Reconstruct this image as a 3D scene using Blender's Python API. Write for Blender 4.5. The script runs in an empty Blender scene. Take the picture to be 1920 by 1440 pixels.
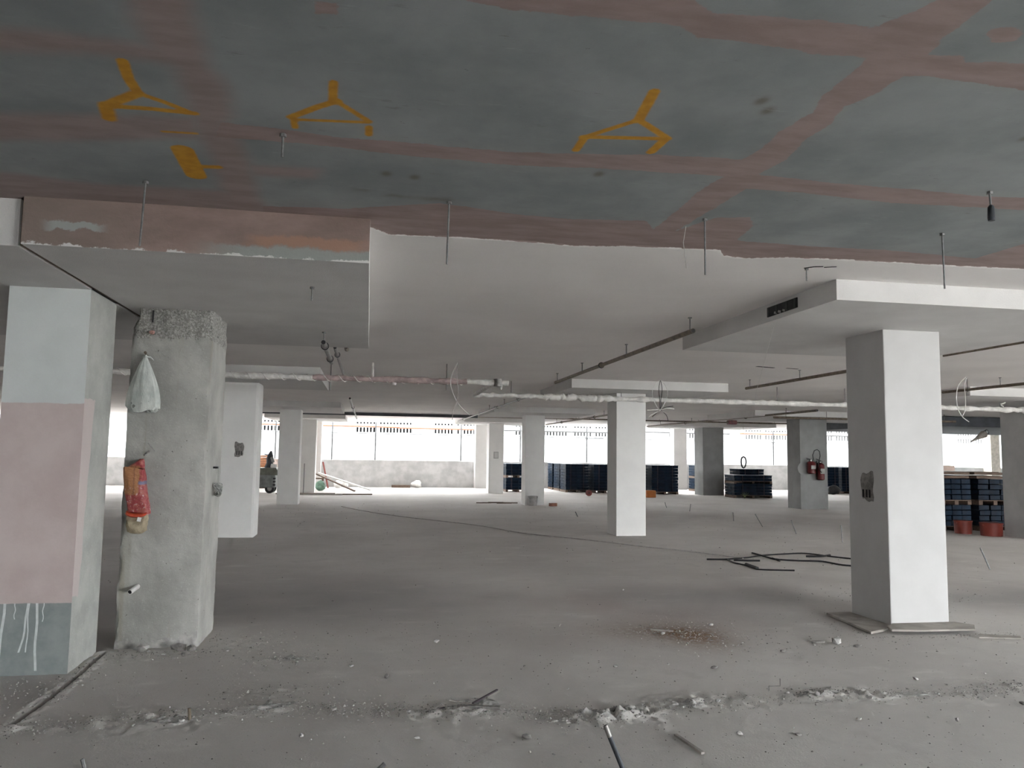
import bpy, bmesh, math, random
import numpy as np
from mathutils import Vector, Matrix

# ------------------------------------------------------------------ camera, world, exposure
scene = bpy.context.scene
col = scene.collection
cam_data = bpy.data.cameras.new('camera')
cam_data.sensor_fit = 'HORIZONTAL'
cam_data.sensor_width = 36.0
cam_data.lens = 1479.6 / 1920 * 36.0
cam_data.clip_start = 0.05
cam_data.clip_end = 400
cam = bpy.data.objects.new('camera', cam_data)
col.objects.link(cam)
CAM_RIGHT = (0.983796, -0.178732, 0.014142)
CAM_DOWN = (0.029849, 0.085503, -0.995891)
CAM_FWD = (0.176788, 0.980176, 0.089452)
cam.matrix_world = Matrix((
    (CAM_RIGHT[0], -CAM_DOWN[0], -CAM_FWD[0], 0.0),
    (CAM_RIGHT[1], -CAM_DOWN[1], -CAM_FWD[1], 0.0),
    (CAM_RIGHT[2], -CAM_DOWN[2], -CAM_FWD[2], 1.6),
    (0, 0, 0, 1)))
scene.camera = cam

world = bpy.data.worlds.new('overcast_sky')
scene.world = world
world.use_nodes = True
bg = world.node_tree.nodes['Background']
bg.inputs[0].default_value = (0.95, 0.98, 1.0, 1)
bg.inputs[1].default_value = 22.0
scene.view_settings.view_transform = 'Standard'
scene.view_settings.look = 'None'
scene.view_settings.gamma = 1.0
scene.view_settings.use_curve_mapping = False
scene.view_settings.exposure = 0.32
scene.cycles.max_bounces = 12
scene.cycles.diffuse_bounces = 8
scene.cycles.glossy_bounces = 4
scene.cycles.use_denoising = True
scene.cycles.sample_clamp_indirect = 20.0

ZC, ZS, ZL = 3.06, 2.89, 2.78      # ceiling, drop panel soffits, soffit at the expansion joint
R = random.Random(7)
rng = np.random.default_rng(11)

# ------------------------------------------------------------------ helpers
def _hash(ix, iy, iz, seed):
    h = (ix * 374761393 + iy * 668265263 + iz * 2147483647 + seed * 974711) & 0xffffffff
    h = ((h ^ (h >> 13)) * 1274126177) & 0xffffffff
    h = h ^ (h >> 16)
    return (h & 0xffff) / 65535.0

def vnoise(x, y, z=None, scale=1.0, seed=0):
    x = np.asarray(x, float) * scale
    y = np.asarray(y, float) * scale
    z = np.zeros_like(x) if z is None else np.asarray(z, float) * scale
    fx, fy, fz = np.floor(x), np.floor(y), np.floor(z)
    ix, iy, iz = fx.astype(np.int64), fy.astype(np.int64), fz.astype(np.int64)
    tx, ty, tz = x - fx, y - fy, z - fz
    tx, ty, tz = tx*tx*(3-2*tx), ty*ty*(3-2*ty), tz*tz*(3-2*tz)
    r = 0
    for a in (0, 1):
        for b in (0, 1):
            for c in (0, 1):
                w = (tx if a else 1-tx) * (ty if b else 1-ty) * (tz if c else 1-tz)
                r = r + w * _hash(ix+a, iy+b, iz+c, seed)
    return r * 2 - 1

def fbm(x, y, z=None, scale=1.0, octaves=3, seed=0):
    s, a = 0, 1.0
    for k in range(octaves):
        s = s + a * vnoise(x, y, z, scale * 2**k, seed + k*17)
        a *= 0.5
    return s

def seg_dist(px, py, pts, closed=False):
    d = np.full(px.shape, 1e9)
    P = list(pts) + ([pts[0]] if closed else [])
    for (ax, ay), (bx, by) in zip(P[:-1], P[1:]):
        dx, dy = bx-ax, by-ay
        t = np.clip(((px-ax)*dx + (py-ay)*dy) / max(dx*dx+dy*dy, 1e-12), 0, 1)
        d = np.minimum(d, np.hypot(px-ax-t*dx, py-ay-t*dy))
    return d

def poly_sdf(px, py, pts):
    d = seg_dist(px, py, pts, True)
    inside = np.zeros(px.shape, bool)
    n = len(pts)
    for i in range(n):
        ax, ay = pts[i]; bx, by = pts[(i+1) % n]
        if ay == by: continue
        c = (ay > py) != (by > py)
        inside ^= c & (px < (bx-ax)*(py-ay)/(by-ay) + ax)
    return np.where(inside, d, -d)

def tag(o, label=None, cat=None, group=None, kind=None):
    if label: o['label'] = label
    if cat: o['category'] = cat
    if group: o['group'] = group
    if kind: o['kind'] = kind
    return o

def empty(name, loc=(0, 0, 0), rz=0.0):
    o = bpy.data.objects.new(name, None)
    o.empty_display_size = 0.1
    col.objects.link(o)
    o.location = loc
    o.rotation_euler = (0, 0, rz)
    return o

def link_mesh(name, me, mats, parent=None, smooth=False):
    o = bpy.data.objects.new(name, me)
    col.objects.link(o)
    if not isinstance(mats, (list, tuple)): mats = [mats]
    if len(me.materials) == 0:
        for m in mats: me.materials.append(m)
    if smooth:
        me.polygons.foreach_set('use_smooth', [True]*len(me.polygons))
    if parent is not None: o.parent = parent
    return o

class MB:
    """collects shapes; build() links them as one mesh object"""
    def __init__(s): s.v = []; s.f = []; s.m = []
    def add(s, vs, fs, mi=0):
        b = len(s.v); s.v += [tuple(v) for v in vs]
        s.f += [tuple(i+b for i in f) for f in fs]; s.m += [mi]*len(fs)
        return s
    def box(s, x0, x1, y0, y1, z0, z1, mi=0, ch=0.0, face_m=None):
        if ch <= 0:
            vs = [(x, y, z) for z in (z0, z1) for y in (y0, y1) for x in (x0, x1)]
            fs = [(0,2,3,1), (4,5,7,6), (0,1,5,4), (2,6,7,3), (0,4,6,2), (1,3,7,5)]  # bottom top front back left right
            s.add(vs, fs, mi)
            if face_m:
                for k, v in face_m.items(): s.m[-6+k] = v
            return s
        bm = bmesh.new()
        bmesh.ops.create_cube(bm, size=1)
        for v in bm.verts:
            v.co = Vector(((x0+x1)/2 + v.co.x*(x1-x0), (y0+y1)/2 + v.co.y*(y1-y0), (z0+z1)/2 + v.co.z*(z1-z0)))
        bmesh.ops.bevel(bm, geom=bm.edges[:], offset=ch, segments=2, profile=0.6, affect='EDGES')
        bm.verts.ensure_lookup_table()
        s.add([v.co[:] for v in bm.verts], [tuple(v.index for v in f.verts) for f in bm.faces], mi)
        bm.free()
        return s
    def obox(s, c, size, rot=(0, 0, 0), mi=0, ch=0.0):
        t = MB(); a, b, d = (q/2 for q in size)
        t.box(-a, a, -b, b, -d, d, ch=ch)
        from mathutils import Euler
        M = Matrix.Translation(c) @ Euler(rot).to_matrix().to_4x4()
        return s.add([(M @ Vector(v))[:] for v in t.v], t.f, mi)
    def beam(s, p, q, w, h, mi=0, ch=0.0):
        """rectangular bar from p to q"""
        p, q = Vector(p), Vector(q); d = q-p; L = d.length; d.normalize()
        up = Vector((0, 0, 1)) if abs(d.z) < 0.95 else Vector((0, 1, 0))
        r = d.cross(up).normalized(); u = r.cross(d)
        vs = []
        for t in (p, q):
            for a, b in ((-1,-1), (1,-1), (1,1), (-1,1)):
                vs.append((t + r*a*w/2 + u*b*h/2)[:])
        return s.add(vs, [(3,2,1,0), (4,5,6,7), (0,1,5,4), (1,2,6,5), (2,3,7,6), (3,0,4,7)], mi)
    def tube(s, pts, r, seg=8, mi=0, closed=False, caps=True):
        P = [Vector(p) for p in pts]; n = len(P)
        rad = r if isinstance(r, (list, tuple)) else [r]*n
        vs, fs = [], []
        nrm = None
        for i, p in enumerate(P):
            a = P[i-1] if (i > 0 or closed) else P[i]
            b = P[(i+1) % n] if (i < n-1 or closed) else P[i]
            d = (b-a)
            if d.length < 1e-9: d = Vector((0, 0, 1))
            d.normalize()
            if nrm is None:
                nrm = d.orthogonal().normalized()
            else:
                nrm = (nrm - d*nrm.dot(d))
                nrm = nrm.normalized() if nrm.length > 1e-6 else d.orthogonal().normalized()
            bn = d.cross(nrm)
            for k in range(seg):
                t = 2*math.pi*k/seg
                vs.append((p + (nrm*math.cos(t) + bn*math.sin(t))*rad[i])[:])
        m = n if closed else n-1
        for i in range(m):
            for k in range(seg):
                a, b = i*seg+k, i*seg+(k+1) % seg
                c, d = ((i+1) % n)*seg+(k+1) % seg, ((i+1) % n)*seg+k
                fs.append((a, b, c, d))
        if caps and not closed:
            fs.append(tuple(range(seg-1, -1, -1)))
            fs.append(tuple((n-1)*seg+k for k in range(seg)))
        return s.add(vs, fs, mi)
    def lathe(s, prof, c=(0, 0, 0), seg=16, mi=0, axis='z', sx=1.0, sy=1.0):
        vs, fs = [], []
        for r, z in prof:
            for k in range(seg):
                t = 2*math.pi*k/seg
                x, y = r*math.cos(t)*sx, r*math.sin(t)*sy
                if axis == 'z': q = (x, y, z)
                elif axis == 'y': q = (x, z, y)
                else: q = (z, x, y)
                vs.append((c[0]+q[0], c[1]+q[1], c[2]+q[2]))
        n = len(prof)
        for i in range(n-1):
            for k in range(seg):
                fs.append((i*seg+k, i*seg+(k+1) % seg, (i+1)*seg+(k+1) % seg, (i+1)*seg+k))
        fs.append(tuple(range(seg-1, -1, -1))); fs.append(tuple((n-1)*seg+k for k in range(seg)))
        return s.add(vs, fs, mi)
    def build(s, name, mats, parent=None, smooth=False):
        me = bpy.data.meshes.new(name)
        me.from_pydata(s.v, [], s.f)
        if not isinstance(mats, (list, tuple)): mats = [mats]
        for m in mats: me.materials.append(m)
        if any(s.m): me.polygons.foreach_set('material_index', s.m)
        me.validate()
        if smooth:
            me.polygons.foreach_set('use_smooth', [True]*len(me.polygons))
            try: me.set_sharp_from_angle(angle=math.radians(40))
            except Exception: pass
        o = bpy.data.objects.new(name, me)
        col.objects.link(o)
        if parent is not None: o.parent = parent
        return o

def grid_mesh(name, X, Y, Z, attrs=None, flip=False):
    """X,Y,Z: 2-D arrays; attrs: name -> 2-D array"""
    ny, nx = X.shape
    me = bpy.data.meshes.new(name)
    co = np.stack([X, Y, Z], -1).reshape(-1, 3).astype(np.float32)
    i = np.arange(ny*nx).reshape(ny, nx)
    q = np.stack([i[:-1, :-1], i[:-1, 1:], i[1:, 1:], i[1:, :-1]], -1).reshape(-1, 4)
    if flip: q = q[:, ::-1]
    me.vertices.add(len(co)); me.vertices.foreach_set('co', co.ravel())
    me.loops.add(q.size); me.loops.foreach_set('vertex_index', q.ravel().astype(np.int32))
    me.polygons.add(len(q))
    me.polygons.foreach_set('loop_start', (np.arange(len(q))*4).astype(np.int32))
    me.update(calc_edges=True)
    for k, a in (attrs or {}).items():
        at = me.attributes.new(k, 'FLOAT', 'POINT')
        at.data.foreach_set('value', np.ascontiguousarray(a, dtype=np.float32).ravel())
    me.polygons.foreach_set('use_smooth', [True]*len(q))
    return me

# ------------------------------------------------------------------ materials
class NT:
    def __init__(s, name):
        s.mat = bpy.data.materials.new(name); s.mat.use_nodes = True
        s.t = s.mat.node_tree; s.b = s.t.nodes['Principled BSDF']
        s.co = s.t.nodes.new('ShaderNodeTexCoord').outputs['Object']
    def put(s, sock, v):
        if hasattr(v, 'is_output'): s.t.links.new(v, sock)
        elif isinstance(v, (tuple, list)) and len(v) == 3 and len(sock.default_value) == 4: sock.default_value = (*v, 1)
        else: sock.default_value = v
    def noise(s, scale, detail=4, rough=.55, vec=None, stretch=None):
        n = s.t.nodes.new('ShaderNodeTexNoise')
        v = vec or s.co
        if stretch:
            m = s.t.nodes.new('ShaderNodeMapping'); m.inputs['Scale'].default_value = stretch
            s.t.links.new(v, m.inputs['Vector']); v = m.outputs[0]
        s.t.links.new(v, n.inputs['Vector'])
        n.inputs['Scale'].default_value = scale; n.inputs['Detail'].default_value = detail
        n.inputs['Roughness'].default_value = rough
        return n.outputs['Fac']
    def ramp(s, fac, a, b, smooth=True):
        n = s.t.nodes.new('ShaderNodeMapRange'); n.interpolation_type = 'SMOOTHSTEP' if smooth else 'LINEAR'
        s.put(n.inputs['Value'], fac); s.put(n.inputs['From Min'], a); s.put(n.inputs['From Max'], b)
        return n.outputs['Result']
    def math(s, op, a, b=0.0, c=0.0):
        n = s.t.nodes.new('ShaderNodeMath'); n.operation = op
        s.put(n.inputs[0], a); s.put(n.inputs[1], b)
        if len(n.inputs) > 2: s.put(n.inputs[2], c)
        return n.outputs[0]
    def mix(s, fac, a, b):
        n = s.t.nodes.new('ShaderNodeMix'); n.data_type = 'RGBA'
        s.put(n.inputs[0], fac); s.put(n.inputs[6], a); s.put(n.inputs[7], b)
        return n.outputs[2]
    def attr(s, name):
        n = s.t.nodes.new('ShaderNodeAttribute'); n.attribute_name = name
        return n.outputs['Fac']
    def xyz(s):
        n = s.t.nodes.new('ShaderNodeSeparateXYZ'); s.t.links.new(s.co, n.inputs[0])
        return n.outputs
    def bump(s, h, strength=.3, dist=.01):
        n = s.t.nodes.new('ShaderNodeBump'); n.inputs['Strength'].default_value = strength
        n.inputs['Distance'].default_value = dist
        s.put(n.inputs['Height'], h); s.t.links.new(n.outputs[0], s.b.inputs['Normal'])
    def done(s, color, rough=.8, metallic=0.0, spec=.3):
        s.put(s.b.inputs['Base Color'], color); s.put(s.b.inputs['Roughness'], rough)
        s.b.inputs['Metallic'].default_value = metallic
        s.b.inputs['Specular IOR Level'].default_value = spec
        return s.mat

def plain(name, c, rough=.7, var=.15, scale=8, bump=.15, bscale=60, metallic=0.0, spec=.3, bdist=.004, stretch=None):
    n = NT(name)
    f = n.ramp(n.noise(scale, 5, stretch=stretch), .3, .7)
    lo = tuple(max(0, q*(1-var)) for q in c); hi = tuple(min(1, q*(1+var)) for q in c)
    if bump: n.bump(n.noise(bscale, 4), bump, bdist)
    return n.done(n.mix(f, lo, hi), rough, metallic, spec)

M = {}
M['white'] = plain('white_paint', (.515, .508, .50), .75, .035, 3, .12, 90)
M['white_spray'] = plain('white_sprayed_plaster', (.605, .594, .583), .9, .04, 2.5, .45, 130, bdist=.006)
M['white_fresh'] = plain('fresh_white_paint', (.70, .69, .675), .75, .03, 3, .12, 90)
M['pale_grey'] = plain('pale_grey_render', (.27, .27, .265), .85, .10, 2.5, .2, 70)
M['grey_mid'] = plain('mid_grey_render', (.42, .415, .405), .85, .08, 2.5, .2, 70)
M['parapet'] = plain('parapet_render', (.45, .45, .45), .9, .16, 2.2, .3, 40)
M['galv'] = plain('galvanised_steel', (.26, .25, .24), .5, .2, 20, .05, 80, metallic=.85)
M['dark_pipe'] = plain('dark_steel_pipe', (.16, .13, .10), .5, .3, 15, .05, 80, metallic=.5)
M['rod'] = plain('threaded_rod_steel', (.20, .20, .20), .5, .2, 40, .5, 400, metallic=.6)
M['black'] = plain('black_plastic', (.018, .018, .020), .5, .3, 10, .1, 60)
M['cable_grey'] = plain('grey_cable', (.42, .40, .385), .6, .15, 12, 0)
M['cable_white'] = plain('white_cable', (.66, .65, .63), .5, .1, 12, 0)
M['dark_sheet'] = plain('dark_grey_sheet', (.055, .06, .068), .55, .2, 3, .05, 30, metallic=.2)  # tray, sleeve and small dark parts; also the box painting ceiling shade
M['insul'] = plain('white_pipe_wrap', (.70, .68, .65), .6, .18, 9, .6, 30, bdist=.02)
M['insul_pink'] = plain('stained_pipe_wrap', (.40, .31, .30), .7, .3, 9, .6, 30, bdist=.02)
M['wood'] = plain('weathered_timber', (.13, .092, .07), .85, .35, 6, .4, 30, stretch=(1, 8, 8))
M['ply'] = plain('dusty_board', (.33, .305, .275), .9, .2, 5, .4, 60)
M['orange_wood'] = plain('orange_timber', (.56, .27, .15), .8, .2, 6, .2, 30)
M['orange'] = plain('orange_plastic', (.45, .15, .035), .55, .1, 6, 0)
M['orange_steel'] = plain('orange_scaffold_paint', (.13, .035, .012), .5, .2, 6, 0)
M['scaf'] = plain('scaffold_steel', (.035, .035, .035), .5, .3, 6, 0, metallic=.4)
M['red'] = plain('red_plastic', (.16, .030, .022), .5, .15, 5, .1, 30)
M['red_enamel'] = plain('red_enamel', (.11, .014, .016), .35, .25, 12, 0)
M['gen'] = plain('olive_grey_machine_paint', (.13, .135, .11), .6, .25, 6, .1, 40)
M['gen_grey'] = plain('grey_machine_paint', (.17, .18, .175), .6, .25, 6, .1, 40)
M['green'] = plain('green_sack', (.15, .25, .19), .8, .3, 9, .5, 20)
M['clod'] = plain('mortar_lump', (.40, .388, .37), .95, .25, 25, .5, 90)
M['clod_dark'] = plain('dark_mortar_lump', (.20, .19, .178), .95, .3, 25, .5, 90)
M['brick'] = plain('red_brick', (.30, .15, .11), .9, .2, 10, .3, 60)
M['facade'] = plain('pale_facade', (.17, .17, .17), .9, .02, .5, 0)
M['dark_void'] = plain('dark_recess', (.03, .03, .032), .9, .3, 12, .2, 40)
M['ground'] = plain('yard_ground', (.42, .41, .39), .95, .1, .6, 0)
M['putty_grey'] = plain('grey_mortar', (.40, .388, .37), .95, .2, 20, .5, 80)
M['drip'] = plain('white_drip', (.60, .62, .62), .7, .1, 20, 0)
M['strap'] = plain('dark_strap', (.045, .032, .04), .6, .3, 8, 0)
M['olive_leaf'] = plain('olive_strap', (.20, .22, .10), .8, .3, 10, 0)
M['beige'] = plain('beige_plastic', (.45, .41, .36), .7, .15, 8, 0)
M['plate'] = plain('grey_cover', (.36, .35, .34), .6, .15, 10, .1, 40)

def mat_blue():
    n = NT('blue_film_wrapped_block')
    f = n.ramp(n.noise(3.2, 5), .35, .7)
    c = n.mix(f, (.002, .006, .014), (.0045, .016, .034))
    st = n.ramp(n.noise(9, 4, .6, stretch=(1, 1, 4)), .66, .74)
    c = n.mix(n.math('MULTIPLY', st, .16), c, (.25, .30, .34))
    n.bump(n.noise(26, 4), .5, .02)
    return n.done(c, .5, 0, .07)
M['blue'] = mat_blue()

def mat_sack():
    n = NT('printed_red_sack')
    x, y, z = n.xyz()
    base = n.mix(n.ramp(n.noise(30, 4), .4, .62), (.28, .04, .05), (.37, .11, .09))
    wob = n.math('MULTIPLY', n.math('SUBTRACT', n.noise(14, 3), .5), .05)
    xx = n.math('ADD', x, wob); zz = n.math('ADD', z, wob)
    ye = n.math('MULTIPLY', n.ramp(xx, .012, .002), n.math('MULTIPLY', n.ramp(zz, .14, .16), n.ramp(zz, .40, .36)))
    base = n.mix(n.math('MULTIPLY', ye, .85), base, (.40, .20, .09))
    st = n.math('MULTIPLY', n.ramp(n.math('ABSOLUTE', n.math('ADD', xx, .03)), .008, .004), ye)
    base = n.mix(n.math('MULTIPLY', st, .6), base, (.20, .08, .05))
    bl = n.math('MULTIPLY', n.ramp(xx, .0, .012), n.ramp(n.math('ABSOLUTE', n.math('SUBTRACT', zz, .245)), .018, .010))
    base = n.mix(bl, base, (.16, .15, .24))
    wt = n.math('MULTIPLY', n.ramp(n.noise(55, 3), .60, .66), n.ramp(zz, .24, .19))
    base = n.mix(n.math('MULTIPLY', wt, .7), base, (.55, .40, .42))
    n.bump(n.noise(25, 4), .5, .02)
    return n.done(base, .5, 0, .4)
M['sack'] = mat_sack()

def mat_bag():
    n = NT('translucent_white_bag')
    c = n.mix(n.ramp(n.noise(10, 4), .35, .7), (.42, .45, .43), (.58, .60, .57))
    x, y, z = n.xyz()
    dirt = n.math('MULTIPLY', n.ramp(n.noise(26, 3), .64, .70), n.ramp(z, .16, .06))
    c = n.mix(n.math('MULTIPLY', dirt, .8), c, (.10, .10, .09))
    n.bump(n.noise(20, 3, stretch=(1, 1, .35)), .5, .02)
    return n.done(c, .4, 0, .5)
M['bag'] = mat_bag()
M['tan'] = plain('dirty_tan_sack', (.34, .285, .20), .8, .3, 14, .6, 30, bdist=.02)

def mat_concrete(name='raw_concrete', base=(.40, .395, .37), pits=True, stain=True):
    n = NT(name)
    c = n.mix(n.ramp(n.noise(2.2, 6, .6), .3, .72), tuple(q*.80 for q in base), tuple(min(1, q*1.14) for q in base))
    sp = n.ramp(n.noise(70, 3), .62, .70)
    c = n.mix(n.math('MULTIPLY', sp, .35), c, tuple(min(1, q*1.5) for q in base))
    if stain:
        s1 = n.ramp(n.noise(1.1, 3, stretch=(6, 6, .3)), .54, .68)
        c = n.mix(n.math('MULTIPLY', s1, .40), c, (.27, .235, .15))
    if pits:
        p = n.ramp(n.noise(38, 2), .735, .77)
        c = n.mix(p, c, (.12, .115, .105))
    n.bump(n.noise(45, 5, .7), .5, .008)
    return n.done(c, .92, 0, .2)
M['concrete'] = mat_concrete()
M['concrete_plain'] = mat_concrete('plain_concrete', (.42, .43, .42), False, False)

def mat_spalled():
    n = NT('spalled_concrete')
    c = n.mix(n.ramp(n.noise(55, 4, .7), .42, .62), (.27, .265, .245), (.50, .49, .465))
    n.bump(n.noise(50, 4, .7), 1.0, .02)
    return n.done(c, .95, 0, .2)
M['spalled'] = mat_spalled()

def mat_ceiling():
    n = NT('slab_soffit')
    g = n.mix(n.ramp(n.noise(1.3, 6, .6), .3, .7), (.225, .245, .25), (.325, .345, .345))
    sc = n.ramp(n.noise(6, 6, .75, stretch=(1, 4, 1)), .62, .74)
    g = n.mix(n.math('MULTIPLY', sc, .55), g, (.17, .165, .155))
    g = n.mix(n.math('MULTIPLY', n.ramp(n.attr('grime'), 0, 1), .7), g, (.15, .125, .095))
    scr = n.ramp(n.noise(3.2, 7, .8, stretch=(1, 7, 1)), .60, .68)
    g = n.mix(n.math('MULTIPLY', scr, .35), g, (.40, .42, .42))
    spk = n.ramp(n.noise(13, 4, .7), .70, .76)
    g = n.mix(n.math('MULTIPLY', spk, .55), g, (.12, .115, .11))
    wob = n.math('MULTIPLY', n.math('SUBTRACT', n.noise(9, 6, .7), .5), .055)
    fine = n.math('MULTIPLY', n.math('SUBTRACT', n.noise(40, 3, .6), .5), .015)
    wob = n.math('ADD', wob, fine)
    pk = n.mix(n.ramp(n.noise(5, 5, .6, stretch=(.6, 2, 1)), .3, .7), (.285, .215, .20), (.365, .28, .265))
    band = n.ramp(n.math('ADD', n.attr('putty'), wob), -.004, .006)
    soft = n.math('MULTIPLY', n.ramp(n.math('ADD', n.attr('smear'), wob), -.07, .05), .80)
    g = n.mix(n.math('MAXIMUM', n.math('MULTIPLY', band, .96), soft), g, pk)
    ye = n.mix(n.ramp(n.noise(18, 4), .3, .7), (.50, .23, .012), (.62, .31, .02))
    paint = n.ramp(n.math('ADD', n.attr('spray'), n.math('MULTIPLY', fine, .35)), -.007, .003)
    g = n.mix(n.math('MULTIPLY', paint, .92), g, ye)
    wh = n.mix(n.ramp(n.noise(.7, 4), .3, .7), (.76, .735, .72), (.83, .805, .79))
    wm = n.ramp(n.math('ADD', n.attr('white'), n.math('MULTIPLY', wob, .7)), -.003, .003)
    g = n.mix(wm, g, wh)
    h = n.math('MULTIPLY', n.noise(120, 3, .6), n.math('ADD', n.math('MULTIPLY', wm, .85), .15))
    h = n.math('ADD', h, n.math('MULTIPLY', wm, 1.2))
    n.bump(h, .35, .006)
    return n.done(g, .85, 0, .2)
M['ceiling'] = mat_ceiling()

def mat_floor():
    n = NT('dusty_concrete_floor')
    c = n.mix(n.ramp(n.noise(.55, 6, .6), .3, .7), (.50, .477, .455), (.60, .575, .55))
    c = n.mix(n.ramp(n.noise(2.6, 5, .6, stretch=(.5, 1, 1)), .55, .78), c, (.65, .625, .595))
    c = n.mix(n.math('MULTIPLY', n.ramp(n.noise(1.1, 5, .65), .56, .70), .45), c, (.43, .41, .392))
    c = n.mix(n.math('MULTIPLY', n.attr('pink'), .55), c, (.35, .265, .245))
    c = n.mix(n.math('MULTIPLY', n.attr('floor_dark'), .45), c, (.165, .16, .155))
    ru = n.math('MULTIPLY', n.attr('rust'), n.ramp(n.noise(22, 5, .7), .30, .54))
    c = n.mix(n.math('MULTIPLY', ru, .85), c, (.22, .115, .045))
    sp = n.ramp(n.noise(55, 3, .6), .66, .74)
    c = n.mix(n.math('MULTIPLY', sp, .28), c, (.52, .51, .48))
    pit = n.ramp(n.noise(33, 3, .6), .70, .76)
    c = n.mix(n.math('MULTIPLY', pit, .45), c, (.13, .125, .12))
    h = n.math('ADD', n.noise(60, 5, .7), n.math('MULTIPLY', n.noise(9, 4), .8))
    n.bump(h, .42, .008)
    return n.done(c, .9, 0, .25)
M['floor'] = mat_floor()

def mat_panel_face():
    n = NT('patched_pink_putty')
    x, y, z = n.xyz()
    w = n.math('MULTIPLY', n.math('SUBTRACT', n.noise(11, 5, .65), .5), .10)
    xx = n.math('ADD', x, n.math('MULTIPLY', w, 2.0)); zz = n.math('ADD', z, w)
    c = n.mix(n.ramp(n.noise(2.5, 5, .6, stretch=(.6, 1, 1.5)), .3, .7), (.22, .165, .145), (.34, .25, .225))
    c = n.mix(n.math('MULTIPLY', n.ramp(xx, -1.0, -1.9), .45), c, (.20, .18, .155))
    org = n.math('MULTIPLY', n.ramp(n.math('ABSOLUTE', n.math('ADD', xx, .40)), .42, .25), n.ramp(n.math('ABSOLUTE', n.math('SUBTRACT', zz, 2.885)), .05, .02))
    c = n.mix(n.math('MULTIPLY', org, .6), c, (.42, .24, .165))
    gr = n.math('MULTIPLY', n.ramp(xx, -1.15, -.75), n.ramp(zz, 2.865, 2.835))
    c = n.mix(gr, c, (.30, .315, .30))
    bx = n.math('MULTIPLY', n.ramp(n.math('ABSOLUTE', n.math('ADD', x, 1.74)), .20, .10),
                n.ramp(n.math('ABSOLUTE', n.math('SUBTRACT', zz, 2.905)), .032, .018))
    c = n.mix(n.math('MULTIPLY', bx, .8), c, (.38, .41, .40))
    wh = n.ramp(n.math('ADD', zz, n.math('MULTIPLY', n.noise(3, 2), .02)), 2.800, 2.792)
    c = n.mix(wh, c, (.66, .65, .64))
    n.bump(n.noise(50, 5, .6), .4, .006)
    return n.done(c, .9, 0, .2)
M['panel_face'] = mat_panel_face()

def mat_painted_front():
    n = NT('column_front_white_pink_grey')
    x, y, z = n.xyz()
    w = n.math('MULTIPLY', n.math('SUBTRACT', n.noise(7, 4, .6), .5), .05)
    zz = n.math('ADD', z, w)
    pink = n.mix(n.ramp(n.noise(3, 5, .6), .3, .7), (.48, .395, .38), (.56, .475, .46))
    wht = n.mix(n.ramp(n.noise(2, 4), .3, .7), (.56, .585, .58), (.63, .655, .65))
    gry = n.mix(n.ramp(n.noise(4, 5, .65), .3, .7), (.20, .225, .225), (.29, .31, .305))
    c = n.mix(n.ramp(zz, 1.926, 1.934), pink, wht)
    c = n.mix(n.ramp(n.math('ADD', z, n.math('MULTIPLY', w, .3)), .502, .496), c, gry)
    n.bump(n.noise(70, 4), .15, .004)
    return n.done(c, .8, 0, .25)
M['painted_front'] = mat_painted_front()

def mat_painted_side():
    n = NT('column_side_concrete_with_pink_edge')
    x, y, z = n.xyz()
    w = n.math('MULTIPLY', n.math('SUBTRACT', n.noise(6, 4, .6), .5), .10)
    c = n.mix(n.ramp(n.noise(3, 6, .65), .3, .7), (.33, .335, .315), (.44, .445, .42))
    c = n.mix(n.math('MULTIPLY', n.ramp(n.noise(60, 3), .64, .72), .5), c, (.6, .6, .57))
    st = n.math('MULTIPLY', n.ramp(n.math('ADD', y, n.math('ADD', w, n.math('MULTIPLY', z, -.07))), 6.340, 6.328),
                n.math('MULTIPLY', n.ramp(n.math('ADD', z, w), 1.97, 1.96), n.ramp(n.math('ADD', z, w), .52, .53)))
    c = n.mix(st, c, (.50, .44, .425))
    n.bump(n.noise(60, 5, .7), .4, .006)
    return n.done(c, .9, 0, .2)
M['painted_side'] = mat_painted_side()

# ------------------------------------------------------------------ the setting
XW, XE, YB, YF = -16.0, 24.5, -4.0, 38.1     # building edges
WB0, WB1 = 6.0, 13.0                          # opening in the unseen back wall, placed to set the light
YT = -10.0                                     # edge of the open terrace behind the camera

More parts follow.
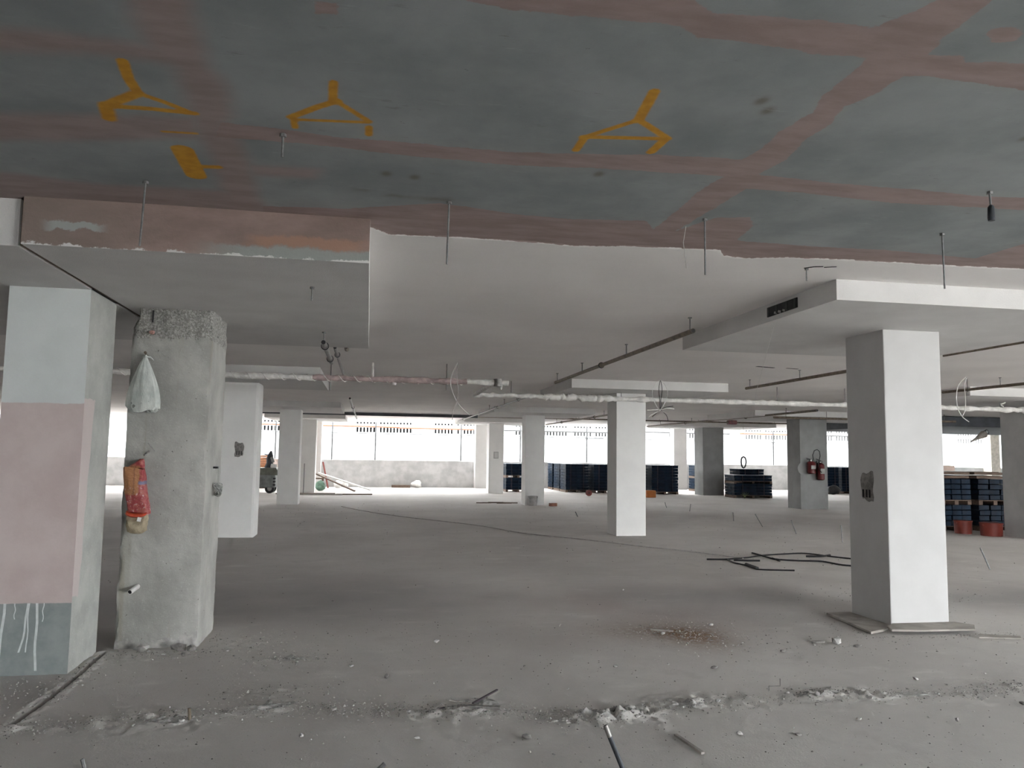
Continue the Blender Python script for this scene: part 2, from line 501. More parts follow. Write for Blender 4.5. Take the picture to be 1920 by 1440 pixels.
# --- ceiling slab with putty bands, yellow spray marks and the edge of the white finish
BANDS = [[(-0.18, 2.19),(0.21, 2.42),(0.42, 2.45),(1.01, 2.43),(1.09, 2.49),(1.27, 2.48),(1.57, 2.51),(1.78, 2.49),(1.83, 2.27),(1.63, 2.3),(1.3, 2.31),(1.08, 2.33),(0.98, 2.27),(0.84, 1.98)], [(1.76, 2.09),(1.71, 2.2),(1.64, 2.31),(1.75, 2.48),(1.76, 2.57),(1.77, 2.75),(1.76, 2.82),(1.82, 2.96),(1.8, 2.98),(1.78, 3.17),(1.8, 3.39),(1.76, 3.53),(1.79, 3.75),(1.75, 4.0),(1.77, 4.34),(1.77, 4.8),(1.91, 4.96),(1.95, 4.46),(1.97, 4.24),(1.99, 3.9),(1.95, 3.7),(1.98, 3.46),(1.94, 3.23),(1.95, 3.05),(1.91, 2.87),(1.97, 2.73),(1.97, 2.59),(1.95, 2.42),(1.93, 2.32),(1.92, 2.06)], [(1.92, 2.43),(2.08, 2.41),(2.12, 2.45),(2.21, 2.43),(2.37, 2.41),(2.52, 2.39),(2.76, 2.62),(2.56, 2.6),(2.23, 2.58),(2.08, 2.57),(1.95, 2.6)], [(-0.69, 3.6),(-0.43, 3.62),(-0.17, 3.66),(0.18, 3.65),(0.64, 3.66),(1.07, 3.59),(1.36, 3.54),(1.77, 3.51),(1.83, 3.75),(1.12, 3.78),(0.67, 3.83),(0.38, 3.82),(0.11, 3.82),(-0.21, 3.78),(-0.52, 3.78),(-0.76, 3.79)], [(1.86, 3.7),(1.96, 3.69),(2.39, 3.72),(2.86, 3.72),(3.38, 3.74),(3.6, 3.69),(3.82, 3.67),(4.05, 3.89),(3.8, 3.9),(3.52, 3.91),(2.9, 3.95),(2.6, 3.92),(2.26, 3.9),(1.96, 3.91)], [(-0.67, 4.81),(-0.17, 4.75),(0.37, 4.52),(0.61, 4.57),(0.82, 4.63),(1.21, 4.65),(1.66, 4.58),(1.77, 4.75),(1.93, 4.75),(2.05, 4.43),(2.25, 4.38),(2.36, 4.54),(2.41, 4.88),(2.89, 4.9),(3.52, 4.87),(4.29, 4.93),(4.31, 4.43),(4.41, 4.24),(5.77, 5.58),(1.08, 6.03),(-0.0, 6.03),(-0.03, 5.09),(-0.69, 4.95)], [(-0.22, 2.53),(-0.14, 2.52),(-0.15, 2.6),(-0.22, 2.61)], [(2.04, 2.26),(2.03, 2.22),(2.11, 2.21),(2.16, 2.23),(2.19, 2.29),(2.11, 2.31)]]
SOFT = [[(-0.77, 2.46),(-0.81, 2.64),(-0.83, 2.84),(-0.83, 2.97),(-0.77, 3.11),(-0.79, 3.44),(-0.82, 3.74),(-0.81, 4.07),(-0.85, 4.58),(-0.85, 4.99),(-0.64, 4.94),(-0.67, 4.63),(-0.65, 4.19),(-0.65, 3.83),(-0.69, 3.62),(-0.64, 3.52),(-0.61, 3.23),(-0.65, 3.06),(-0.64, 2.86),(-0.62, 2.6),(-0.59, 2.42)], [(-1.67, 2.96),(-1.31, 2.93),(-0.97, 2.93),(-0.7, 2.97),(-0.77, 3.08),(-1.0, 3.04),(-1.38, 3.09),(-1.76, 3.15)], [(-2.11, 3.81),(-1.65, 3.72),(-1.18, 3.64),(-0.81, 3.59),(-0.82, 3.8),(-1.27, 3.93),(-1.78, 4.04),(-2.29, 4.15)], [(-2.53, 4.61),(-1.98, 4.53),(-1.48, 4.63),(-0.86, 4.58),(-0.65, 4.83),(-0.67, 5.06),(-2.86, 5.23)], [(-0.64, 4.13),(-0.29, 4.11),(-0.33, 4.24),(-0.65, 4.27)]]
MARKS = [([(-0.96, 3.09),(-0.98, 3.24),(-0.98, 3.37)], 0.02, 0.5),([(-0.98, 3.37),(-1.07, 3.45),(-1.15, 3.53)], 0.026, 1.0),([(-0.98, 3.37),(-0.89, 3.44),(-0.8, 3.53)], 0.015, 0.5),([(-1.15, 3.53),(-0.97, 3.52),(-0.79, 3.53)], 0.018, 0.5),([(-1.15, 3.52),(-1.18, 3.67)], 0.027, 1.5),([(-0.18, 3.1),(-0.19, 3.28)], 0.016, 0.5),([(-0.17, 3.27),(-0.25, 3.34),(-0.38, 3.48)], 0.018, 0.5),([(-0.17, 3.28),(-0.04, 3.45)], 0.013, 0.8),([(-0.36, 3.5),(-0.04, 3.46)], 0.011, 0.5),([(-0.37, 3.48),(-0.37, 3.59)], 0.013, 0.5),([(-0.04, 3.51),(-0.04, 3.6)], 0.015, 0.5),([(-0.94, 3.98),(-0.95, 4.35)], 0.052, 0.5),([(-0.93, 4.21),(-0.81, 4.19)], 0.021, 1.0),([(-0.98, 3.77),(-0.83, 3.76)], 0.008, 0.5),([(1.09, 2.91),(1.12, 3.18)], 0.022, 0.5),([(1.12, 3.18),(0.93, 3.42)], 0.015, 0.5),([(1.13, 3.19),(1.31, 3.34)], 0.017, 0.5),([(0.93, 3.41),(1.32, 3.35)], 0.017, 0.5),([(0.94, 3.41),(0.94, 3.57)], 0.018, 0.5),([(1.31, 3.35),(1.3, 3.52)], 0.021, 0.5)]
WHITE_EDGE = [(-0.9, 5.03), (-0.03, 5.10), (0.10, 5.25), (0.56, 5.21), (1.05, 5.22), (1.41, 5.25), (1.79, 5.16), (2.41, 5.13), (2.5, 5.27), (2.69, 5.30),
              (3.0, 5.20), (3.47, 5.16), (4.2, 5.15), (4.86, 5.11), (5.6, 5.10), (7.0, 5.10)]
def build_ceiling():
    xs = np.unique(np.round(np.concatenate([[XW, -10, -6, -4], np.arange(-3.0, 6.4, .016), [7, 9, 12, 18, XE]]), 4))
    ys = np.unique(np.round(np.concatenate([[YB, -2, .5, 1.2], np.arange(1.8, 5.5, .016), [6, 8, 12, 18, 25, 32, YF]]), 4))
    X, Y = np.meshgrid(xs, ys)
    putty = np.full(X.shape, -1e9)
    for p in BANDS: putty = np.maximum(putty, poly_sdf(X, Y, p))
    smear = np.full(X.shape, -1e9)
    for p in SOFT: smear = np.maximum(smear, poly_sdf(X, Y, p))
    spray = np.full(X.shape, -1e9)
    for pts, r, soft in MARKS:
        spray = np.maximum(spray, (r - seg_dist(X, Y, pts)) / (1 + .8*soft))
    ye = np.interp(X, [p[0] for p in WHITE_EDGE], [p[1] for p in WHITE_EDGE])
    white = np.clip(Y - ye, -.5, .5)
    grime = np.exp(-(seg_dist(X, Y, [(-.12, 4.40), (.15, 4.47), (.42, 4.45)]) / .05)**2) * (.5 + .5*fbm(X, Y, None, 9, 3, 3))
    for cx, cy in ((1.62, 2.98), (3.05, 3.1), (1.14, 3.86), (.05, 4.1), (.2, 4.12), (1.55, 2.9), (2.9, 3.0)):
        grime = np.maximum(grime, np.exp(-((X-cx)**2 + ((Y-cy)*.7)**2) / .0009))
    clip = lambda a: np.clip(a, -.5, .5)
    bare = (Y < ye)
    Z = ZC + np.where(bare, .006, 0) + .003*fbm(X, Y, None, .8, 2, 5) * (np.abs(X-1.5) < 4.5) * (Y > 1.5) * (Y < 5.6)
    me = grid_mesh('ceiling', X, Y, Z, dict(putty=clip(putty), smear=clip(smear), spray=clip(spray), white=white, grime=np.clip(grime, 0, 1)), flip=True)
    o = link_mesh('ceiling', me, M['ceiling'])
    tag(o, 'grey concrete slab soffit with pink putty bands, yellow spray marks and white finish beyond', 'ceiling', kind='structure')
    s = MB().box(XW, XE, YB, YF, ZC+.02, ZC+.30).build('ceiling_slab', M['concrete_plain'])
    tag(s, 'concrete floor slab of the storey above', 'ceiling', kind='structure')
build_ceiling()

# --- floor
RIDGE = [(-2.0, 5.06), (-1.18, 5.2), (-.57, 5.26), (.0, 5.16), (.41, 5.08), (.93, 5.01), (1.45, 4.84), (2.11, 4.96), (3.08, 5.06), (4.08, 4.98), (4.69, 5.09), (6, 5.1)]
CRACK = [(-1.98, 5.15), (-1.965, 5.7), (-1.975, 6.23), (-2.0, 6.84)]
def floor_height(X, Y):
    d = seg_dist(X, Y, RIDGE)
    fade = np.clip((Y-3.2)*2, 0, 1) * np.clip((9.5-Y)/2, 0, 1) * np.clip((X+3.4)*2, 0, 1) * np.clip((8.2-X)*1.0, 0, 1)
    h = .004*fbm(X, Y, None, .9, 3, 1) + .0012*fbm(X, Y, None, 12, 2, 2)
    n1 = np.clip(.5 + .9*fbm(X, Y, None, 3.5, 3, 4), 0, 1.3)
    h += .024*np.exp(-(d/.085)**2) * n1 * (.6 + .8*vnoise(X, Y, None, 26, 8))
    h += .014*np.exp(-(d/.22)**2) * n1 * np.clip(vnoise(X, Y, None, 20, 9), 0, 1)
    for cx, cy, r, a in ((-.57, 6.5, .22, .012), (-.55, 5.62, .25, .014), (-1.0, 7.05, .4, .012), (-1.6, 6.72, .35, .014), (1.43, 4.84, .22, .030), (1.60, 4.85, .13, .020),
                         (2.95, 6.85, .3, .008), (2.1, 5.1, .3, .014), (3.1, 5.1, .25, .015), (-1.1, 5.1, .3, .016), (6.3, 8.6, .6, .012), (.72, 5.2, .22, .012)):
        g = np.exp(-(((X-cx)/r)**2 + ((Y-cy)/(r*.55))**2))
        h += a*g*(.45 + .75*vnoise(X, Y, None, 24, 12) + .35*vnoise(X, Y, None, 60, 13))
    dc = seg_dist(X, Y, CRACK)
    h += -.03*np.exp(-(dc/.012)**2) + .012*np.exp(-((dc-.05)/.03)**2)*np.clip(vnoise(X, Y, None, 22, 14)+.4, 0, 1)
    return h*fade
def build_floor():
    xs = np.unique(np.round(np.concatenate([[XW, -10, -6, -4.5], np.arange(-3.6, -2.08, .04), np.arange(-2.08, -1.86, .008), np.arange(-1.86, 5.4, .018), np.arange(5.4, 8.4, .05), [9, 10, 12, 14, 16, 20, XE]]), 4))
    ys = np.unique(np.round(np.concatenate([[YT, -4, -1, 1.5, 3], np.arange(3.3, 7.6, .018), np.arange(7.6, 10, .05), np.arange(10.5, 38, .5), [YF]]), 4))
    X, Y = np.meshgrid(xs, ys)
    rust = np.exp(-(((X-2.93)/.30)**2 + ((Y-6.83)/.38)**2)) + .5*np.exp(-(((X-2.55)/.5)**2 + ((Y-7.1)/.3)**2))
    pink = np.clip(np.exp(-(((X-2.6)/1.3)**2 + ((Y-7.9)/1.3)**2)) * (.6 + .6*fbm(X, Y, None, 1.2, 3, 21)), 0, 1)
    floor_dark = np.clip(np.exp(-((Y-9.0 + .05*X)/1.2)**2) * (.5 + .7*fbm(X, Y, None, .5, 3, 31)), 0, 1)  # darker mottled band across the floor, then the crack and one patch
    floor_dark = np.maximum(floor_dark, np.exp(-(seg_dist(X, Y, CRACK)/.03)**2))
    floor_dark = np.maximum(floor_dark, .5*np.exp(-(((X+2.4)/.5)**2 + ((Y-5.7)/.5)**2)))
    me = grid_mesh('floor', X, Y, floor_height(X, Y), dict(rust=np.clip(rust, 0, 1), pink=pink, floor_dark=floor_dark))
    o = link_mesh('floor', me, M['floor'])
    tag(o, 'dusty grey concrete floor with mortar ridge, rust stain and crumbs', 'floor', kind='structure')
    s = MB().box(XW, XE, YT, YF+.3, -.35, -.06).build('floor_slab', M['concrete_plain'])
    tag(s, 'concrete slab under the dusty floor', 'floor', kind='structure')
build_floor()

# --- outer walls and parapet
def structure(name, mb, mats, label, cat, smooth=False):
    o = mb.build(name, mats, smooth=smooth)
    return tag(o, label, cat, kind='structure')
structure('wall_far', MB().box(XW, 42, 37.9, 38.1, -.05, 1.26), M['parapet'], 'low rendered parapet wall along the open far side', 'wall')
structure('wall_left', MB().box(XW-.2, XW, YB, YF, -.05, ZC+.02), M['concrete_plain'], 'concrete end wall closing the storey', 'wall')
structure('wall_back', MB().box(XW, -9.6, YB-.2, YB, -.05, ZC+.02).box(-8.2, WB0, YB-.2, YB, -.05, ZC+.02).box(WB1, XE, YB-.2, YB, -.05, ZC+.02), M['white'], 'unseen white wall behind the photographer, two openings placed for the light', 'wall')  # unseen wall; its gaps are sized for the light they let in
structure('wall_right', MB().box(XE, XE+.2, YB, .0, -.05, ZC+.02).box(XE, XE+.2, 11.0, 18.0, -.05, ZC+.02).box(XE, 42, 17.8, 18.0, -.05, ZC+.02).box(42, 42.2, 17.8, YF, -.05, ZC+.02), M['concrete_plain'], 'unseen concrete side wall, open bays placed for the light', 'wall')  # unseen wall; solid and open bays arranged to steer the daylight
structure('ceiling_wing', MB().box(XE, 42, 18.0, YF, ZC, ZC+.30), M['white_spray'], 'white ceiling of the deep side wing', 'ceiling')
structure('floor_wing', MB().box(XE, 42, 18.0, YF, -.35, .0), M['concrete_plain'], 'concrete floor of the deep side wing', 'floor')
structure('ground', MB().box(-80, 110, -70, 49.6, -.9, -.40), M['ground'], 'pale yard ground outside the building', 'ground')

# --- columns
def column(x0, x1, y0, y1, z1, label, mats=None, ch=.012, face_m=None):
    mb = MB().box(x0, x1, y0, y1, -.03, z1 + .01, ch=0 if face_m else ch, face_m=face_m)
    o = mb.build('column', mats or M['white_fresh'])
    return tag(o, label, 'column', kind='structure')
C1 = column(4.98, 5.61, 6.96, 7.59, ZS, 'white square column standing on loose boards under the drop panel with the vent', M['white'])
C2 = column(4.98, 5.61, 15.51, 16.14, ZS, 'white square column with the wrapped pipe crossing in front of its head', M['white_fresh'])
C3 = column(4.98, 5.61, 25.0, 25.63, ZS, 'white square column with a pail and a brick at its foot', M['white_fresh'])
C4 = column(4.93, 5.55, 32.5, 33.12, ZS, 'white square column carrying a small grey cover plate')
C5 = column(-2.86, -2.06, 15.5, 16.13, ZS, 'whitewashed column with rounded edges and a chipped outlet', ch=.05)
C6 = column(-2.69, -2.06, 25.0, 25.63, ZS, 'slim white column beside the parked machine')
C7 = column(-2.69, -2.06, 32.5, 33.12, ZS, 'white column with a dark rod leaning on it')
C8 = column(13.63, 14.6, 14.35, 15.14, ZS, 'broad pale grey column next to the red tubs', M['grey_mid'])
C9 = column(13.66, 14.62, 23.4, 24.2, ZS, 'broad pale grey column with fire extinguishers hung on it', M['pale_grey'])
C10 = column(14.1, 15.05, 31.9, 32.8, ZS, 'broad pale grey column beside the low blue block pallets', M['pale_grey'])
for x0, x1, lab in ((-2.72, -2.12, 'white pier rising from the parapet by the leaning planks'), (5.02, 5.56, 'white pier rising from the parapet behind the plated column'),
                    (14.98, 15.66, 'white pier rising from the parapet behind the blue block stacks'), (-9.5, -8.9, 'white pier rising from the parapet at the closed end'),
                    (22.6, 23.2, 'white pier rising from the parapet hidden behind pallets')):
    p = MB().box(x0, x1, 37.35, 37.9, -.03, ZC, ch=.01).build('pier', M['white'])
    tag(p, lab, 'column', kind='structure')
p = MB().box(32.95, 33.5, 37.3, 37.9, -.03, ZC, ch=.01).build('pier', M['beige'])
tag(p, 'beige pier rising from the parapet in the deep side wing', 'column', kind='structure')
PC = column(-2.615, -2.06, 6.25, 6.85, ZL, 'column painted white, pink and grey in bands beside the expansion joint',
            [M['concrete_plain'], M['painted_front'], M['painted_side']], face_m={2: 1, 5: 2})
def ribbon(pts, w, t):
    m = MB()
    for (x, z), (x2, z2) in zip(pts[:-1], pts[1:]):
        m.add([(x-w/2, 6.25-t, z), (x+w/2, 6.25-t, z), (x2+w/2, 6.25-t, z2), (x2-w/2, 6.25-t, z2), (x-w/2, 6.251, z), (x+w/2, 6.251, z), (x2+w/2, 6.251, z2), (x2-w/2, 6.251, z2)],
              [(0,1,2,3), (0,3,7,4), (1,5,6,2), (0,4,5,1), (3,2,6,7)])
    return m
for x, z2, w, k in ((-2.585, .12, .010, -.035), (-2.555, .03, .011, .0), (-2.50, .02, .017, -.03), (-2.43, .39, .006, 0), (-2.35, .16, .012, -.035), (-2.34, .16, .008, .0), (-2.285, .03, .016, .01), (-2.245, .37, .006, 0)):
    pts = [(x + k*q**2 + .004*math.sin(9*q+x*50), .50 + (z2-.50)*q) for q in np.linspace(0, 1, 8)]
    ribbon(pts, w, .0015).build('paint_drip', M['drip'], PC)

# rough bare concrete column
def rough_column():
    x0, x1, y0, y1, z0, z1 = -1.965, -1.325, 6.96, 7.66, -.03, ZL+.01
    vs, fs, mi = [], [], []
    def face(fn, nu, nv):
        b = len(vs)
        for j in range(nv+1):
            for i in range(nu+1): vs.append(fn(i/nu, j/nv))
        for j in range(nv):
            for i in range(nu):
                a = b + j*(nu+1)+i
                fs.append((a, a+1, a+nu+2, a+nu+1))
    H = z1-z0; nz = 150; nx = 36
    face(lambda u, v: (x0+u*(x1-x0), y0, z0+v*H), nx, nz)
    face(lambda u, v: (x1, y0+u*(y1-y0), z0+v*H), nx, nz)
    face(lambda u, v: (x1-u*(x1-x0), y1, z0+v*H), nx, nz)
    face(lambda u, v: (x0, y1-u*(y1-y0), z0+v*H), nx, nz)
    P = np.array(vs); cx, cy = (x0+x1)/2, (y0+y1)/2
    ex = np.minimum(P[:, 0]-x0, x1-P[:, 0]); ey = np.minimum(P[:, 1]-y0, y1-P[:, 1])
    edge = np.exp(-(np.maximum(ex, ey)/.016)**2)
    n = np.clip(fbm(P[:, 0], P[:, 1], P[:, 2], 9, 3, 5)+.25, 0, 1)
    top = np.clip((P[:, 2]-2.55)/.03, 0, 1)
    chip = edge*(.002 + .013*n)*(1 + 1.6*top)
    rough = .0025*fbm(P[:, 0], P[:, 1], P[:, 2], 22, 3, 6) * (1 + 2.5*top)
    notch = np.where((P[:, 0] < -1.90) & (P[:, 2] > 2.62), .05*np.clip((P[:, 2]-2.62)/.1, 0, 1), 0)
    for k, c in ((0, cx), (1, cy)):
        P[:, k] += -(P[:, k]-c)/.315*chip + (P[:, k]-c)/.315*rough
    P[:, 0] += notch
    base = np.clip((.10-P[:, 2])/.1, 0, 1)
    mb = MB(); mb.v = [tuple(p) for p in P]; mb.f = fs
    seam = 2.50 + .012*np.sin(P[:, 0]*40)
    mb.m = [1 if P[f[0], 2] > 2.52 + .02*vnoise(np.array([P[f[0], 0]]), np.array([P[f[0], 1]]), None, 30, 3)[0] else
            (2 if P[f[0], 2] < .045 + .22*max(0, P[f[0], 0]+1.60) + .03*vnoise(np.array([P[f[0], 0]]), np.array([P[f[0], 2]]), None, 18, 4)[0] and f[0] < (nx+1)*(nz+1) else 0) for f in fs]
    o = mb.build('column', [M['concrete'], M['spalled'], M['putty_grey']], smooth=True)
    tag(o, 'bare concrete column with spalled head and bags hanging on it', 'column', kind='structure')
    return o
RC = rough_column()

# --- drop panels
def panel(x0, x1, y0, y1, z0, label, mats=None, face_m=None, z1=ZC+.012):
    o = MB().box(x0, x1, y0, y1, z0, z1, face_m=face_m).build('drop_panel', mats or M['white_spray'])
    return tag(o, label, 'drop panel', kind='structure')
DP = panel(3.70, 6.87, 5.74, 8.94, ZS, 'white drop panel with a dark vent slot in its side')
panel(-2.02, -.03, 4.93, 9.05, ZL, 'drop panel with pink putty front over the bare concrete column', [M['white_spray'], M['panel_face']], {2: 1})
panel(-4.2, -2.06, 4.99, 9.05, ZL, 'white drop panel over the banded column beyond the expansion joint')
panel(3.77, 6.95, 14.5, 17.3, ZS, 'white drop panel above the column crossed by the wrapped pipe')
panel(3.70, 6.87, 23.5, 27.0, ZS, 'white drop panel above the column with the pail')
panel(3.70, 6.87, 31.0, 34.5, ZS, 'white drop panel above the plated column')
panel(-3.9, -.86, 13.95, 16.9, ZS, 'white drop panel above the rounded whitewashed column')
panel(-3.9, -.82, 23.4, 27.0, ZS, 'white drop panel above the slim column by the machine')
panel(-3.9, -.90, 31.0, 34.5, ZS, 'white drop panel above the column with the leaning rod')
panel(11.6, 16.7, 13.6, 17.4, ZS, 'white drop panel above the column next to the red tubs')
panel(11.5, 16.7, 22.2, 25.6, ZS, 'white drop panel above the column with fire extinguishers')
panel(12.4, 16.8, 30.6, 34.0, ZS, 'white drop panel above the column by the low blue pallets')
# expansion joint filler between the two panels
o = MB().box(-2.06, -2.02, 5.02, 9.05, ZL+.012, ZC).build('joint_filler', M['wood'])
tag(o, 'brown strip of debris packed in the expansion joint', 'joint', kind='structure')
# vent slot in the drop panel side: frame recessed from a dark back
v = MB().box(3.690, 3.703, 6.33, 6.86, 2.935, 3.025).build('vent_slot', M['dark_void'], DP)
for yy in (6.36, 6.50, 6.68, 6.83):
    MB().box(3.684, 3.691, yy-.015, yy+.015, 2.94, 3.02).build('vent_lug', M['black'], v)
for k in range(3):
    MB().obox((3.686, 6.55+.07*k, 2.948), (.012, .03, .02), (.3, .2, .4*k)).build('mortar_crumb', M['clod'], v)
# chipped outlet in the near white column and in the whitewashed column
def chipped_outlet(parent, x, yc, zc, w, h, axis):
    def put(m, name, mat):
        return m.build(name, mat, parent)
    N = 22; pr = []
    for i in range(N):
        t = 2*math.pi*i/N
        r = 1 + .10*math.sin(3*t+1) + .06*math.sin(7*t)
        u = max(-1, min(1, 1.35*math.cos(t)))*w/2*r; q = max(-1, min(1, 1.35*math.sin(t)))*h/2*r
        pr.append((u, q))
    def at(u, q, d):
        return (x-d, yc+u, zc+q) if axis == 'x' else (x+u, yc-d, zc+q)
    m = MB()
    vs = [at(u, q, 0.0) for u, q in pr] + [at(u*.94, q*.96, .003) for u, q in pr] + [at(0, 0, .0035)]
    fs = []
    for i in range(N):
        j = (i+1) % N
        fs += [(i, j, N+j, N+i), (N+i, N+j, 2*N)]
    m.add(vs, fs); put(m, 'chipped_patch', M['clod_dark'])
    m = MB()
    for u in (-.22, .02, .30):
        a, b = at(u*w, -.40*h, .006), at(u*w, -.12*h, .006)
        m.beam(a, b, .10*w, .008)
    put(m, 'conduit_stub', M['dark_void'])
chipped_outlet(C1, 4.98, 7.27, 1.335, .20, .28, 'x')
chipped_outlet(C5, -2.38, 15.5, 1.63, .16, .26, 'y')
m = MB().box(5.13, 5.33, 32.47, 32.51, 1.44, 1.72, ch=.006).build('cover_plate', M['plate'], C4)
MB().box(5.16, 5.30, 32.462, 32.472, 1.47, 1.69).build('plate_frame', M['white'], m)

# --- dark box for the ceiling shade, cable tray
o = MB().box(17.2, 38.0, 22.6, 29.2, 2.72, ZC-.02, ch=.01).build('ceiling_shade_box', M['dark_sheet'])  # dark box added where the far ceiling is only in shade
tag(o, 'dark box added as painted shade under the far ceiling', 'dark_sheet', kind='thing')
t = empty('cable_tray', (0, 29.0, 2.9))
tag(t, 'dark cable tray hung under the white ceiling near the far opening', 'cable tray')
def child(mb, name, mat, parent, smooth=False):
    o = mb.build(name, mat, parent, smooth)
    o.matrix_parent_inverse = parent.matrix_basis.inverted()
    return o
m = MB(); m.box(-7, 3.95, 28.9, 29.12, 2.94, 2.95); m.box(-7, 3.95, 28.9, 28.91, 2.94, 3.045); m.box(-7, 3.95, 29.11, 29.12, 2.94, 3.045)
child(m, 'tray', M['dark_sheet'], t)
for k in range(8):
    child(MB().tube([(-6.5+1.4*k, 29.0, 2.945), (-6.5+1.4*k, 29.0, ZC)], .008, 6), 'hanger_rod', M['rod'], t)
t2 = empty('conduit_run', (9, 29, 2.94))
tag(t2, 'thin dark conduit continuing sideways from the cable tray', 'pipe')
child(MB().tube([(3.96, 28.9, 2.985), (16.5, 28.9, 2.985)], .026, 8), 'conduit', M['dark_pipe'], t2)
for k in range(8):
    child(MB().tube([(4.6+1.6*k, 28.9, 2.985), (4.6+1.6*k, 28.9, ZC)], .006, 6), 'hanger_rod', M['rod'], t2)

# --- building across the yard, with rows of slots
def facade():
    t = empty('neighbour_building', (20, 50, 0))
    tag(t, 'white building across the yard with rows of narrow ventilation slots', 'building')
    child(MB().box(-60, 120, 50.6, 52, -.9, 3.9), 'back_wall', M['dark_void'], t)
    child(MB().box(-60, 120, 50, 50.25, -.9, 2.88), 'lower_wall', M['facade'], t)
    child(MB().box(-60, 120, 50, 50.25, 3.52, 3.9), 'upper_wall', M['facade'], t)
    child(MB().box(-60, 120, 50, 50.25, 3.18, 3.34), 'rail_band', M['facade'], t)
    child(MB().box(-60, 120, 50, 52, 3.9, 4.02), 'roof_slab', M['facade'], t)
    pitch, n = .205, 17
    bays = [-12.2, -6.5, -.75, 4.1, 9.3, 13.2, 19.7, 25.2, 30.5, 36, 41.5, 47]
    m = MB(); m2 = MB(); prev = -60
    for b in bays:
        x = b
        m.box(prev, x, 50, 50.25, 2.88, 3.18); m2.box(prev, x, 50, 50.25, 3.34, 3.52)
        for k in range(n):
            if k == 6:
                m.box(x, x+pitch, 50, 50.25, 2.88, 3.18); m2.box(x, x+pitch, 50, 50.25, 3.34, 3.52)
            else:
                m.box(x+.11, x+pitch, 50, 50.25, 2.88, 3.18); m2.box(x+.10, x+pitch, 50, 50.25, 3.40, 3.52)
                m2.box(x, x+pitch, 50, 50.25, 3.34, 3.40)
            x += pitch
        prev = x
    m.box(prev, 120, 50, 50.25, 2.88, 3.18); m2.box(prev, 120, 50, 50.25, 3.34, 3.52)
    tag(child(m, 'slot_bars', M['facade'], t), kind='stuff'); tag(child(m2, 'hole_bars', M['facade'], t), kind='stuff')
facade()

def scaffold():
    t = empty('scaffold', (8, 39.5, -.4))
    tag(t, 'thin steel scaffold with orange ledgers outside the parapet', 'scaffold')
    for x in (-7.3, -4.4, -1.74, .34, 4.57, 7.6, 11.09, 14.2, 17.3, 21.5, 24.6, 28):
        child(MB().tube([(x, 39.5, -.42), (x, 39.5, 5.2)], .036, 8), 'standard', M['scaf'], t)
        child(MB().tube([(x, 39.44, 2.47), (x, 39.62, 2.47)], .045, 8), 'coupler', M['scaf'], t)
    for a, b, z, mt in ((-7.6, -.5, 2.92, 'orange_steel'), (-.6, 1.5, 2.90, 'orange_steel'), (1.4, 5.4, 2.86, 'orange_steel'), (5.2, 12.6, 2.84, 'scaf'), (12.3, 19, 2.90, 'scaf'), (19.6, 22.6, 2.92, 'orange_steel'), (22.4, 28.4, 2.9, 'scaf'),
                        (-7.6, 12, 2.56, 'scaf'), (11, 28.4, 2.5, 'scaf')):
        child(MB().tube([(a, 39.55, z), (b, 39.55, z-.02)], .018 if z < 2.7 else .040, 8), 'ledger', M[mt], t)
scaffold()

# ------------------------------------------------------------------ services under the ceiling
def wob_tube(p, q, r, n, amp, seed, lumps=0.25, seg=10):
    P, rr = [], []
    g = random.Random(seed)
    p, q = Vector(p), Vector(q)
    for i in range(n+1):
        t = i/n
        v = p.lerp(q, t) + Vector((0, g.uniform(-amp, amp)*.5, g.uniform(-amp, amp)))
        P.append(v[:]); rr.append(r*(1 + g.uniform(-lumps, lumps)))
    return MB().tube(P, rr, seg)

